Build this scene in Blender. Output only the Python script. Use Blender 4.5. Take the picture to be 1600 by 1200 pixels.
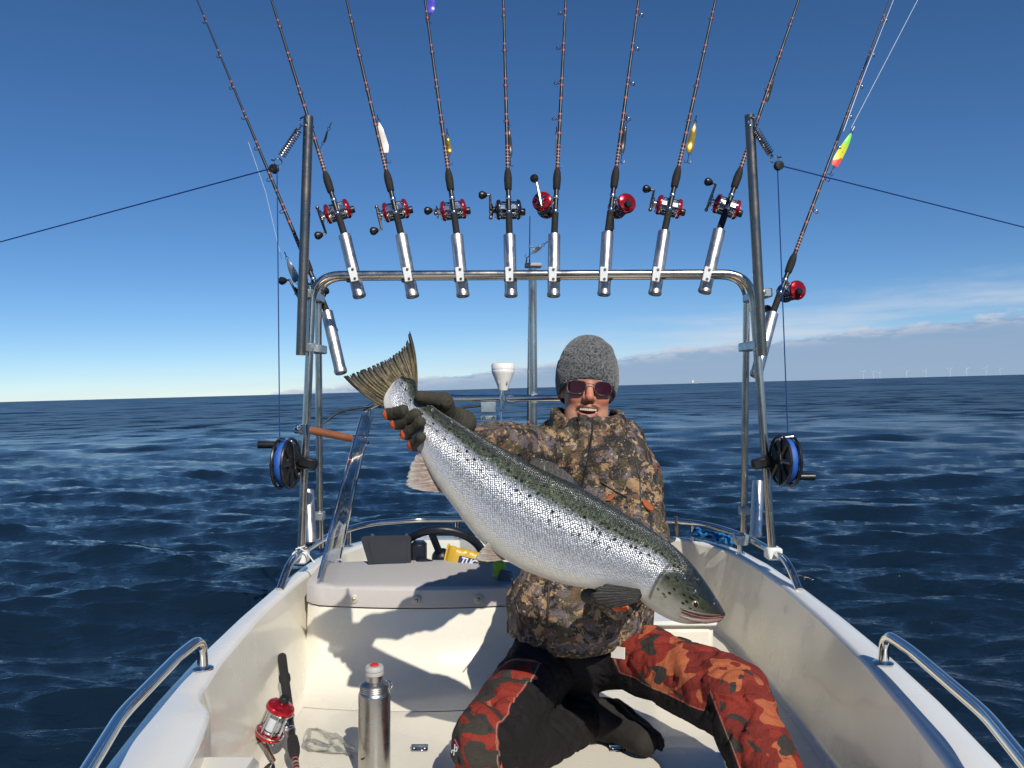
import bpy, math, random
import numpy as np
from mathutils import Vector, Matrix, Quaternion
from mathutils.bvhtree import BVHTree
R = math.radians
rnd = random.Random(7)
scene = bpy.context.scene
col = scene.collection
for o in list(bpy.data.objects):
    bpy.data.objects.remove(o)

# ------------------------------------------------------------------ camera, sky, sun, exposure
H = 1.35                       # camera height above the water
F = 1305.0                     # focal length in pixels of a 1600 px wide frame
ROLL, PITCH = R(1.54), R(0.29)
up_boat = Vector((-math.sin(ROLL), math.sin(PITCH), math.cos(ROLL))).normalized()   # the sea's vertical seen from the heeled boat
Rm = up_boat.rotation_difference(Vector((0, 0, 1))).to_matrix().to_4x4()
HEEL = Matrix.Translation((0, 0, H)) @ Rm @ Matrix.Translation((0, 0, -H))           # boat frame -> world
cam = bpy.data.cameras.new('camera')
cam.sensor_width = 36
cam.lens = 36 * F / 1600
cam.clip_start, cam.clip_end = 0.05, 60000
camo = bpy.data.objects.new('camera', cam)
col.objects.link(camo)
camo.matrix_world = HEEL @ Matrix.Translation((0, 0, H)) @ Matrix.Rotation(R(90), 4, 'X')
scene.camera = camo

SUN_EL, SUN_AZ = R(40), R(21)  # azimuth measured from straight behind the camera towards its right
world = bpy.data.worlds.new('World')
scene.world = world
world.use_nodes = True
wn, wl = world.node_tree.nodes, world.node_tree.links
wn.clear()

def wnode(t, **kw):
    n = wn.new(t)
    for k, v in kw.items():
        setattr(n, k, v)
    return n

def wmath(op, a, b=None, c=None, clamp=False):
    n = wn.new('ShaderNodeMath'); n.operation = op; n.use_clamp = clamp
    for i, v in enumerate((a, b, c)):
        if v is None: continue
        if isinstance(v, (int, float)): n.inputs[i].default_value = v
        else: wl.new(v, n.inputs[i])
    return n.outputs[0]

def wmap(v, a, b, c, d):
    n = wn.new('ShaderNodeMapRange'); n.interpolation_type = 'SMOOTHSTEP'
    wl.new(v, n.inputs[0])
    for i, k in enumerate((a, b, c, d)):
        if isinstance(k, (int, float)): n.inputs[i + 1].default_value = k
        else: wl.new(k, n.inputs[i + 1])
    return n.outputs[0]

def wmix(f, a, b):
    n = wn.new('ShaderNodeMix'); n.data_type = 'RGBA'
    wl.new(f, n.inputs[0])
    for i, v in ((6, a), (7, b)):
        if isinstance(v, tuple): n.inputs[i].default_value = v
        else: wl.new(v, n.inputs[i])
    return n.outputs[2]

sky = wnode('ShaderNodeTexSky', sky_type='NISHITA', sun_disc=False, sun_elevation=SUN_EL,
            sun_rotation=math.pi - SUN_AZ, altitude=0, air_density=0.7, dust_density=0.0, ozone_density=6.0)
hsv = wnode('ShaderNodeHueSaturation'); hsv.inputs['Saturation'].default_value = 1.12; wl.new(sky.outputs[0], hsv.inputs['Color'])
tc = wnode('ShaderNodeTexCoord')
sep = wnode('ShaderNodeSeparateXYZ'); wl.new(tc.outputs['Generated'], sep.inputs[0])
az = wmath('ARCTAN2', sep.outputs[0], sep.outputs[1]); el = sep.outputs[2]
# a cloud bank low over the horizon, built as noise over azimuth and elevation
cmb = wnode('ShaderNodeCombineXYZ'); wl.new(wmath('MULTIPLY', az, 7.0), cmb.inputs[0]); wl.new(wmath('MULTIPLY', el, 30.0), cmb.inputs[1])
nz = wnode('ShaderNodeTexNoise'); wl.new(cmb.outputs[0], nz.inputs['Vector']); nz.inputs['Scale'].default_value = 2.6; nz.inputs['Detail'].default_value = 9; nz.inputs['Roughness'].default_value = 0.62
cmb2 = wnode('ShaderNodeCombineXYZ'); wl.new(wmath('MULTIPLY', az, 2.2), cmb2.inputs[0]); wl.new(wmath('MULTIPLY', el, 26.0), cmb2.inputs[1])
nz2 = wnode('ShaderNodeTexNoise'); wl.new(cmb2.outputs[0], nz2.inputs['Vector']); nz2.inputs['Scale'].default_value = 2.2; nz2.inputs['Detail'].default_value = 6; nz2.inputs['Roughness'].default_value = 0.55
top0 = wmath('MULTIPLY_ADD', wmath('SINE', wmath('MULTIPLY_ADD', az, 1.5, 0.10)), 0.055, 0.020)
top = wmath('ADD', top0, wmath('MULTIPLY_ADD', nz.outputs['Fac'], 0.036, -0.018))
bank = wmap(wmath('SUBTRACT', top, el), -0.001, 0.005, 0, 1)
rim = wmath('MULTIPLY', wmap(wmath('SUBTRACT', top, el), 0.018, 0.001, 0, 1), wmap(nz.outputs['Fac'], 0.42, 0.58, 0, 1))
hazeband = wmath('MULTIPLY', wmap(wmath('SUBTRACT', el, top), 0.055, 0.0, 0, 1), wmap(nz2.outputs['Fac'], 0.3, 0.68, 0, 1))
hazeband = wmath('MULTIPLY', hazeband, wmap(az, -0.35, 0.35, 0.35, 1))
skyc = wmix(wmath('MULTIPLY', hazeband, 0.75), hsv.outputs[0], (6.6, 7.2, 8.3, 1))
bankc = wmix(wmath('MULTIPLY', rim, 0.8), (2.75, 3.95, 5.9, 1), (7.2, 7.3, 7.9, 1))
skyc = wmix(wmath('MULTIPLY', bank, 0.85), skyc, bankc)
bg = wnode('ShaderNodeBackground'); wl.new(skyc, bg.inputs[0]); bg.inputs[1].default_value = 0.094
wo = wnode('ShaderNodeOutputWorld'); wl.new(bg.outputs[0], wo.inputs[0])

sun = bpy.data.lights.new('sun', 'SUN'); sun.energy = 4.5; sun.angle = R(0.53); sun.color = (1.0, 0.94, 0.83)
suno = bpy.data.objects.new('sun', sun); col.objects.link(suno)
sdir = Vector((math.sin(SUN_AZ) * math.cos(SUN_EL), -math.cos(SUN_AZ) * math.cos(SUN_EL), math.sin(SUN_EL)))
suno.rotation_euler = sdir.to_track_quat('Z', 'Y').to_euler()
suno.location = (3, -6, 8)
vs = scene.view_settings
vs.view_transform = 'Standard'; vs.look = 'None'; vs.exposure = 0.0; vs.gamma = 1.0; vs.use_curve_mapping = False
scene.cycles.max_bounces = 10
scene.cycles.sample_clamp_indirect = 4.0
scene.cycles.sample_clamp_direct = 20.0
scene.cycles.transparent_max_bounces = 16
scene.cycles.caustics_reflective = False
scene.cycles.caustics_refractive = False

# ------------------------------------------------------------------ helpers
OFF = {}
def P(px, py, d):
    """point of the boat frame that lies d metres ahead"""
    return Vector(((px - 800) / F * d, d, H - (py - 600) / F * d))

def tag(o, label=None, cat=None, group=None, kind=None):
    if label: o['label'] = label
    if cat: o['category'] = cat
    if group: o['group'] = group
    if kind: o['kind'] = kind
    return o

def thing(name, label, cat, loc=(0, 0, 0), group=None):
    o = bpy.data.objects.new(name, None); col.objects.link(o)
    o.empty_display_size = 0.1
    o.location = loc; OFF[o] = Vector(loc)
    return tag(o, label, cat, group)

def kids(o):
    return [c for c in bpy.data.objects if c.parent == o]

def copy_tree(o, parent=None):
    c = o.copy(); col.objects.link(c)
    OFF[c] = OFF.get(o, Vector())
    if parent is not None: c.parent = parent
    for ch in kids(o):
        copy_tree(ch, c)
    return c

class MB:
    def __init__(self):
        self.v, self.f = [], []
    def add(self, vs, fs):
        n = len(self.v)
        self.v += [Vector(p) for p in vs]
        self.f += [tuple(i + n for i in f) for f in fs]
        return self
    def box(self, c, s, rot=None):
        c = Vector(c); x, y, z = (k / 2 for k in s)
        vs = [Vector((a * x, b * y, d * z)) for a in (-1, 1) for b in (-1, 1) for d in (-1, 1)]
        if rot is not None: vs = [rot @ p for p in vs]
        return self.add([p + c for p in vs], [(0, 1, 3, 2), (4, 6, 7, 5), (0, 4, 5, 1), (2, 3, 7, 6), (0, 2, 6, 4), (1, 5, 7, 3)])
    def rbox(self, c, s, r=0.01, rot=None):
        """box with chamfered edges"""
        c = Vector(c); h = [k / 2 for k in s]; r = min(r, min(h) * 0.9)
        vs, idx = [], {}
        for a in (-1, 1):
            for b in (-1, 1):
                for d in (-1, 1):
                    for k in range(3):
                        p = [a * (h[0] - r), b * (h[1] - r), d * (h[2] - r)]
                        p[k] = (a, b, d)[k] * h[k]
                        idx[(a, b, d, k)] = len(vs); vs.append(Vector(p))
        fs = []
        S = (-1, 1)
        for s_ in S:
            for k in range(3):
                u, w = (k + 1) % 3, (k + 2) % 3
                q = []
                for (su, sw) in ((-1, -1), (1, -1), (1, 1), (-1, 1)):
                    t = [0, 0, 0]; t[k] = s_; t[u] = su; t[w] = sw
                    q.append(idx[(*t, k)])
                fs.append(tuple(q if s_ > 0 else q[::-1]))
        for k in range(3):
            u, w = (k + 1) % 3, (k + 2) % 3
            for su in S:
                for sw in S:
                    t1 = [0, 0, 0]; t1[u] = su; t1[w] = sw; t1[k] = -1
                    t2 = list(t1); t2[k] = 1
                    q = [idx[(*t1, u)], idx[(*t2, u)], idx[(*t2, w)], idx[(*t1, w)]]
                    fs.append(tuple(q if su * sw < 0 else q[::-1]))
        for a in S:
            for b in S:
                for d in S:
                    q = [idx[(a, b, d, 0)], idx[(a, b, d, 1)], idx[(a, b, d, 2)]]
                    fs.append(tuple(q if a * b * d > 0 else q[::-1]))
        if rot is not None: vs = [rot @ p for p in vs]
        return self.add([p + c for p in vs], fs)
    def tube(self, pts, rad, n=12, caps=True):
        pts = [Vector(p) for p in pts]
        if isinstance(rad, (int, float)): rad = [rad] * len(pts)
        rings, prev = [], None
        for i, p in enumerate(pts):
            t = (pts[min(i + 1, len(pts) - 1)] - pts[max(i - 1, 0)])
            if t.length < 1e-9: t = Vector((0, 0, 1))
            t.normalize()
            if prev is None:
                a = Vector((0, 0, 1)) if abs(t.z) < 0.9 else Vector((1, 0, 0))
                u = t.cross(a).normalized()
            else:
                u = (prev - t * prev.dot(t))
                u = u.normalized() if u.length > 1e-6 else t.orthogonal().normalized()
            prev = u; w = t.cross(u)
            rings.append([p + (u * math.cos(2 * math.pi * k / n) + w * math.sin(2 * math.pi * k / n)) * rad[i] for k in range(n)])
        vs = [q for r_ in rings for q in r_]
        fs = []
        for i in range(len(pts) - 1):
            for k in range(n):
                a, b = i * n + k, i * n + (k + 1) % n
                fs.append((a, b, b + n, a + n))
        if caps:
            fs.append(tuple(range(n))[::-1]); fs.append(tuple((len(pts) - 1) * n + k for k in range(n)))
        return self.add(vs, fs)
    def pipe(self, a, b, ro, ri, n=20):
        """open hollow tube"""
        a, b = Vector(a), Vector(b); t = (b - a).normalized(); u = t.orthogonal().normalized(); w = t.cross(u)
        vs = []
        for (p, r_) in ((a, ro), (b, ro), (b, ri), (a, ri)):
            vs += [p + (u * math.cos(2 * math.pi * k / n) + w * math.sin(2 * math.pi * k / n)) * r_ for k in range(n)]
        fs = []
        for i in range(4):
            j = (i + 1) % 4
            for k in range(n):
                fs.append((i * n + k, i * n + (k + 1) % n, j * n + (k + 1) % n, j * n + k))
        return self.add(vs, fs)
    def lathe(self, prof, n=24, m=None):
        """profile of (radius, height) turned about z, then moved by m"""
        vs, fs = [], []
        for (r_, z) in prof:
            vs += [Vector((r_ * math.cos(2 * math.pi * k / n), r_ * math.sin(2 * math.pi * k / n), z)) for k in range(n)]
        for i in range(len(prof) - 1):
            for k in range(n):
                a, b = i * n + k, i * n + (k + 1) % n
                fs.append((a, b, b + n, a + n))
        if prof[0][0] > 1e-6: fs.append(tuple(range(n))[::-1])
        if prof[-1][0] > 1e-6: fs.append(tuple((len(prof) - 1) * n + k for k in range(n)))
        if m is not None: vs = [m @ p for p in vs]
        return self.add(vs, fs)
    def torus(self, c, axis, r1, r2, n=24, k=8, a0=0.0, a1=2 * math.pi):
        axis = Vector(axis).normalized(); u = axis.orthogonal().normalized(); w = axis.cross(u); c = Vector(c)
        full = abs(a1 - a0 - 2 * math.pi) < 1e-6
        pts = [c + (u * math.cos(a0 + (a1 - a0) * i / n) + w * math.sin(a0 + (a1 - a0) * i / n)) * r1 for i in range(n + 1)]
        return self.tube(pts, r2, k, caps=not full)
    def sphere(self, c, r_, n=14, s=(1, 1, 1), m=None):
        prof = [(math.sin(math.pi * i / (n // 2 + 2)) , -math.cos(math.pi * i / (n // 2 + 2))) for i in range(n // 2 + 3)]
        prof = [(max(a, 1e-4), b) for a, b in prof]
        mm = Matrix.Translation(c) @ (m.to_4x4() if m is not None else Matrix()) @ Matrix.Diagonal((r_ * s[0], r_ * s[1], r_ * s[2], 1))
        return self.lathe(prof, n, mm)
    def prism(self, poly, thick, m=None):
        """flat polygon in xy given thickness along z"""
        n = len(poly)
        vs = [Vector((x, y, -thick / 2)) for x, y in poly] + [Vector((x, y, thick / 2)) for x, y in poly]
        fs = [tuple(range(n))[::-1], tuple(range(n, 2 * n))] + [(i, (i + 1) % n, (i + 1) % n + n, i + n) for i in range(n)]
        if m is not None: vs = [m @ p for p in vs]
        return self.add(vs, fs)
    def grid(self, rows, flip=False):
        n = len(rows[0]); fs = []
        for i in range(len(rows) - 1):
            for k in range(n - 1):
                q = (i * n + k, i * n + k + 1, (i + 1) * n + k + 1, (i + 1) * n + k)
                fs.append(q[::-1] if flip else q)
        return self.add([p for r_ in rows for p in r_], fs)
    def build(self, name, mat, parent=None, sharp=38, attrs=None):
        off = OFF.get(parent, Vector()) if parent is not None else Vector()
        me = bpy.data.meshes.new(name)
        me.from_pydata([p - off for p in self.v], [], self.f)
        return finish(me, name, mat, parent, sharp, attrs, off)

def finish(me, name, mat, parent, sharp=38, attrs=None, off=Vector()):
    me.materials.append(mat)
    me.validate()
    me.polygons.foreach_set('use_smooth', [True] * len(me.polygons))
    if sharp: me.set_sharp_from_angle(angle=R(sharp))
    if attrs:
        for k, vals in attrs.items():
            a = me.attributes.new(k, 'FLOAT', 'POINT'); a.data.foreach_set('value', np.asarray(vals, dtype=np.float32))
    o = bpy.data.objects.new(name, me); col.objects.link(o)
    OFF[o] = Vector(off)
    if parent is not None: o.parent = parent
    return o

def bend(pts, r_=0.05, n=6):
    """round the corners of a polyline"""
    pts = [Vector(p) for p in pts]; out = [pts[0]]
    for i in range(1, len(pts) - 1):
        a, b, c = pts[i - 1], pts[i], pts[i + 1]
        ra = min(r_, (a - b).length * 0.49); rc_ = min(r_, (c - b).length * 0.49)
        p0 = b + (a - b).normalized() * ra; p1 = b + (c - b).normalized() * rc_
        for k in range(n + 1):
            t = k / n
            out.append(p0 * (1 - t) ** 2 + b * 2 * t * (1 - t) + p1 * t * t)
    out.append(pts[-1])
    return out

def frame_to(a, b, away=Vector((0, 1, 0))):
    """matrix at a whose z axis points to b and whose y axis leans to `away`"""
    z = (Vector(b) - Vector(a)).normalized()
    y = (away - z * away.dot(z)).normalized()
    x = y.cross(z)
    m = Matrix((x, y, z)).transposed().to_4x4(); m.translation = a
    return m

def interp(x, xs, ys):
    return float(np.interp(x, xs, ys))

# ------------------------------------------------------------------ materials
class NT:
    def __init__(self, name):
        self.m = bpy.data.materials.new(name); self.m.use_nodes = True
        self.n, self.l = self.m.node_tree.nodes, self.m.node_tree.links
        self.b = self.n['Principled BSDF']; self.out = self.n['Material Output']
    def node(self, t, **kw):
        n = self.n.new(t)
        for k, v in kw.items(): setattr(n, k, v)
        return n
    def put(self, sock, v):
        if hasattr(v, 'is_output'): self.l.new(v, sock)
        elif isinstance(v, tuple) and len(v) == 3 and sock.type == 'RGBA': sock.default_value = (*v, 1)
        else: sock.default_value = v
    def math(self, op, a, b=None, c=None, clamp=False):
        n = self.node('ShaderNodeMath', operation=op, use_clamp=clamp)
        for i, v in enumerate((a, b, c)):
            if v is not None: self.put(n.inputs[i], v)
        return n.outputs[0]
    def coord(self, what='Object', scale=None, loc=None):
        t = self.node('ShaderNodeTexCoord').outputs[what]
        if scale is None and loc is None: return t
        mp = self.node('ShaderNodeMapping'); self.l.new(t, mp.inputs[0])
        if scale is not None: mp.inputs['Scale'].default_value = scale if isinstance(scale, tuple) else (scale,) * 3
        if loc is not None: mp.inputs['Location'].default_value = loc
        return mp.outputs[0]
    def noise(self, vec, scale, detail=3, rough=0.5, dist=0.0, out='Fac'):
        n = self.node('ShaderNodeTexNoise'); self.l.new(vec, n.inputs['Vector'])
        n.inputs['Scale'].default_value = scale; n.inputs['Detail'].default_value = detail
        n.inputs['Roughness'].default_value = rough; n.inputs['Distortion'].default_value = dist
        return n.outputs[out]
    def vor(self, vec, scale, out='Distance', feature='F1', rand=1.0, dim='3D'):
        n = self.node('ShaderNodeTexVoronoi', feature=feature, voronoi_dimensions=dim); self.l.new(vec, n.inputs['Vector'])
        n.inputs['Scale'].default_value = scale; n.inputs['Randomness'].default_value = rand
        return n.outputs[out]
    def step(self, v, a, b, c=0.0, d=1.0):
        n = self.node('ShaderNodeMapRange', interpolation_type='SMOOTHSTEP')
        self.put(n.inputs[0], v)
        for i, k in enumerate((a, b, c, d)): self.put(n.inputs[i + 1], k)
        return n.outputs[0]
    def mix(self, f, a, b):
        n = self.node('ShaderNodeMix', data_type='RGBA')
        self.put(n.inputs[0], f); self.put(n.inputs[6], a); self.put(n.inputs[7], b)
        return n.outputs[2]
    def attr(self, name):
        return self.node('ShaderNodeAttribute', attribute_name=name).outputs['Fac']
    def bump(self, h, strength=0.3, dist=0.01, prev=None):
        n = self.node('ShaderNodeBump'); self.l.new(h, n.inputs['Height'])
        n.inputs['Strength'].default_value = strength; n.inputs['Distance'].default_value = dist
        if prev is not None: self.l.new(prev, n.inputs['Normal'])
        self.l.new(n.outputs[0], self.b.inputs['Normal'])
        return n.outputs[0]
    def set(self, **kw):
        names = {'col': 'Base Color', 'rough': 'Roughness', 'metal': 'Metallic', 'ior': 'IOR', 'spec': 'Specular IOR Level',
                 'sss': 'Subsurface Weight', 'trans': 'Transmission Weight', 'alpha': 'Alpha', 'coat': 'Coat Weight', 'sheen': 'Sheen Weight', 'aniso': 'Anisotropic'}
        for k, v in kw.items(): self.put(self.b.inputs[names[k]], v)
        return self

def plain(name, c, rough=0.5, metal=0.0, var=0.12, scale=30, bump=0.0, **kw):
    """one colour with faint mottling, wear in the gloss and fine relief"""
    t = NT(name); v = t.coord('Object')
    n = t.noise(v, scale, 4, 0.6)
    t.set(col=t.mix(n, tuple(k * (1 - var) for k in c), tuple(min(k * (1 + var), 1) for k in c)),
          rough=t.step(t.noise(v, scale * 0.6, 3), 0.3, 0.75, max(rough - 0.06, 0.02), rough + 0.08), metal=metal, **kw)
    if bump: t.bump(t.noise(v, scale * 6, 3), bump, 0.002)
    return t.m

M = {}
def gel(name, c):
    t = NT(name); v = t.coord('Object')
    n = t.noise(v, 3.0, 5, 0.6); s = t.noise(v, 28, 4, 0.7)
    c0 = t.mix(n, tuple(k * 0.93 for k in c), c)
    c1 = t.mix(t.math('MULTIPLY', t.step(s, 0.60, 0.78), 0.05), c0, (0.46, 0.41, 0.32))
    sc = t.noise(t.coord('Object', (6, 1.2, 30)), 9, 3, 0.6)
    c1 = t.mix(t.math('MULTIPLY', t.step(sc, 0.62, 0.80), 0.025), c1, (0.5, 0.46, 0.4))
    t.set(col=c1, rough=t.step(n, 0.3, 0.7, 0.18, 0.34), coat=0.25)
    t.bump(t.noise(v, 2.5, 1), 0.06, 0.02)
    return t.m
M['gel'] = gel('gelcoat', (0.775, 0.735, 0.63))
M['gel_in'] = gel('liner_gelcoat', (0.76, 0.715, 0.615))
M['gel_gun'] = gel('gunwale_gelcoat', (0.82, 0.81, 0.77))

def metal(name, c, rough, streak=0.0, var=0.15):
    t = NT(name); v = t.coord('Object')
    n = t.noise(v, 14, 5, 0.65); f = t.noise(t.coord('Object', (40, 40, 4)), 10, 3)
    cc = t.mix(n, tuple(k * (1 - var) for k in c), c)
    cc = t.mix(t.math('MULTIPLY', t.step(t.noise(v, 34, 5, 0.7), 0.6, 0.8), 0.35), cc, (0.16, 0.13, 0.10))
    t.set(col=cc, metal=1.0, rough=t.step(n, 0.25, 0.75, rough * 0.7, rough * 1.5))
    if streak: t.bump(f, streak, 0.001)
    return t.m
M['steel'] = metal('stainless_steel', (0.70, 0.625, 0.535), 0.2)
M['chrome'] = metal('polished_steel', (0.70, 0.69, 0.67), 0.08)
M['alu'] = metal('brushed_aluminium', (0.62, 0.61, 0.60), 0.36, 0.10)
M['dull_steel'] = metal('mast_tube', (0.30, 0.245, 0.195), 0.28)
M['thermos'] = metal('brushed_flask_steel', (0.55, 0.53, 0.50), 0.27, 0.15)
M['plate'] = plain('white_clamp_plastic', (0.80, 0.80, 0.79), 0.35)
M['zinc'] = plain('zinc_clamp', (0.42, 0.48, 0.50), 0.38, 0.75, 0.3, 40)
M['red'] = plain('red_anodised', (0.50, 0.012, 0.022), 0.2, 0.65, 0.25, 60, coat=0.5)
M['dark_reel'] = plain('dark_reel_metal', (0.05, 0.055, 0.065), 0.2, 0.8, 0.3, 60)
M['silver'] = metal('silver_spool', (0.72, 0.71, 0.70), 0.14)
M['black'] = plain('black_plastic', (0.010, 0.010, 0.011), 0.38, 0, 0.3, 50)
M['eva'] = plain('black_foam_grip', (0.012, 0.011, 0.011), 0.8, 0, 0.35, 120, 0.3)
M['blank'] = plain('rod_blank', (0.012, 0.012, 0.020), 0.42, 0, 0.3, 50)
M['wrap'] = plain('orange_thread', (0.36, 0.085, 0.055), 0.5, 0, 0.2, 200)
M['wrap_white'] = plain('white_thread', (0.30, 0.23, 0.21), 0.5, 0, 0.2, 200)
M['blue_line'] = plain('blue_cord', (0.02, 0.10, 0.42), 0.5, 0, 0.3, 160, 0.4)
M['planer_cord'] = plain('thin_blue_cord', (0.01, 0.045, 0.19), 0.5, 0, 0.2, 160)
M['copper'] = plain('copper_tube', (0.46, 0.17, 0.085), 0.4, 0.55, 0.35, 30)
M['rope'] = plain('blue_rope', (0.01, 0.16, 0.42), 0.7, 0, 0.4, 150, 0.5)
M['cover'] = plain('grey_vinyl', (0.52, 0.485, 0.46), 0.55, 0, 0.06, 60, 0.12)
M['white'] = plain('white_plastic', (0.80, 0.79, 0.76), 0.35, 0, 0.05)
M['panel_black'] = plain('black_panel', (0.018, 0.017, 0.019), 0.6, 0, 0.3, 30)
M['lime'] = plain('lime_plastic', (0.42, 0.82, 0.04), 0.5, 0, 0.1)
M['slate'] = plain('slate_fabric', (0.10, 0.14, 0.19), 0.7, 0, 0.15)
M['yellow'] = plain('yellow_wrapper', (0.72, 0.43, 0.03), 0.35, 0, 0.12, 20)
M['navy'] = plain('navy_print', (0.015, 0.025, 0.12), 0.4)
M['ink'] = plain('white_print', (0.8, 0.8, 0.82), 0.5)
M['screw'] = plain('washer_plastic', (0.50, 0.46, 0.40), 0.5, 0, 0.15)
M['brass'] = plain('screw_head', (0.40, 0.36, 0.28), 0.35, 0.8)
M['redcap'] = plain('red_button', (0.55, 0.03, 0.04), 0.4)
M['greycap'] = plain('grey_stopper', (0.42, 0.41, 0.39), 0.5)
M['ship'] = plain('ship_paint', (0.35, 0.33, 0.33), 0.6)
M['turbine'] = plain('turbine_paint', (0.8, 0.8, 0.8), 0.6)
M['gold'] = plain('gold_spoon', (0.62, 0.36, 0.06), 0.25, 0.8, 0.25, 40)
M['white_spoon'] = plain('white_spoon', (0.78, 0.75, 0.69), 0.3)
M['dark_spoon'] = plain('dark_spoon', (0.03, 0.035, 0.045), 0.35, 0.2)
M['grey_spoon'] = plain('grey_spoon', (0.25, 0.27, 0.29), 0.3, 0.6)
M['violet'] = plain('violet_spoon', (0.12, 0.10, 0.62), 0.3, 0.2, 0.5, 60)
M['pink'] = plain('pink_edge', (0.6, 0.12, 0.2), 0.4)
M['hook'] = plain('hook_wire', (0.06, 0.055, 0.05), 0.35, 0.8)

def neon():
    t = NT('neon_spoon'); g = t.coord('Generated'); s = t.node('ShaderNodeSeparateXYZ'); t.l.new(g, s.inputs[0])
    n = t.noise(g, 3, 2)
    z = t.math('ADD', s.outputs[2], t.math('MULTIPLY_ADD', n, 0.2, -0.1))
    c = t.mix(t.step(z, 0.24, 0.28), (0.85, 0.06, 0.03), (0.75, 0.72, 0.01))
    c = t.mix(t.step(z, 0.45, 0.75), c, (0.16, 0.78, 0.03))
    d = t.vor(g, 7)
    c = t.mix(t.step(d, 0.13, 0.10), c, (0.02, 0.03, 0.02))
    t.set(col=c, rough=0.4); return t.m
M['neon'] = neon()

def clear(name, tint, refl=1.0, rough=0.02):
    t = NT(name)
    tr = t.node('ShaderNodeBsdfTransparent'); tr.inputs[0].default_value = (*tint, 1)
    gl = t.node('ShaderNodeBsdfGlossy'); gl.inputs['Roughness'].default_value = rough
    fr = t.node('ShaderNodeFresnel'); fr.inputs['IOR'].default_value = 1.45
    v = t.coord('Object'); bp = t.node('ShaderNodeBump'); t.l.new(t.noise(v, 7, 3), bp.inputs['Height']); bp.inputs['Strength'].default_value = 0.15; bp.inputs['Distance'].default_value = 0.02
    t.l.new(bp.outputs[0], gl.inputs['Normal'])
    sm = t.math('MULTIPLY', fr.outputs[0], refl, clamp=True)
    mx = t.node('ShaderNodeMixShader'); t.l.new(sm, mx.inputs[0]); t.l.new(tr.outputs[0], mx.inputs[1]); t.l.new(gl.outputs[0], mx.inputs[2])
    t.l.new(mx.outputs[0], t.out.inputs['Surface'])
    return t.m
M['acrylic'] = clear('clear_acrylic', (0.95, 0.96, 0.97), 0.55, 0.07)
M['pet'] = clear('clear_plastic_film', (0.95, 0.96, 0.95), 0.6, 0.10)
M['mono'] = plain('fishing_line', (0.55, 0.6, 0.66), 0.3)
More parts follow.
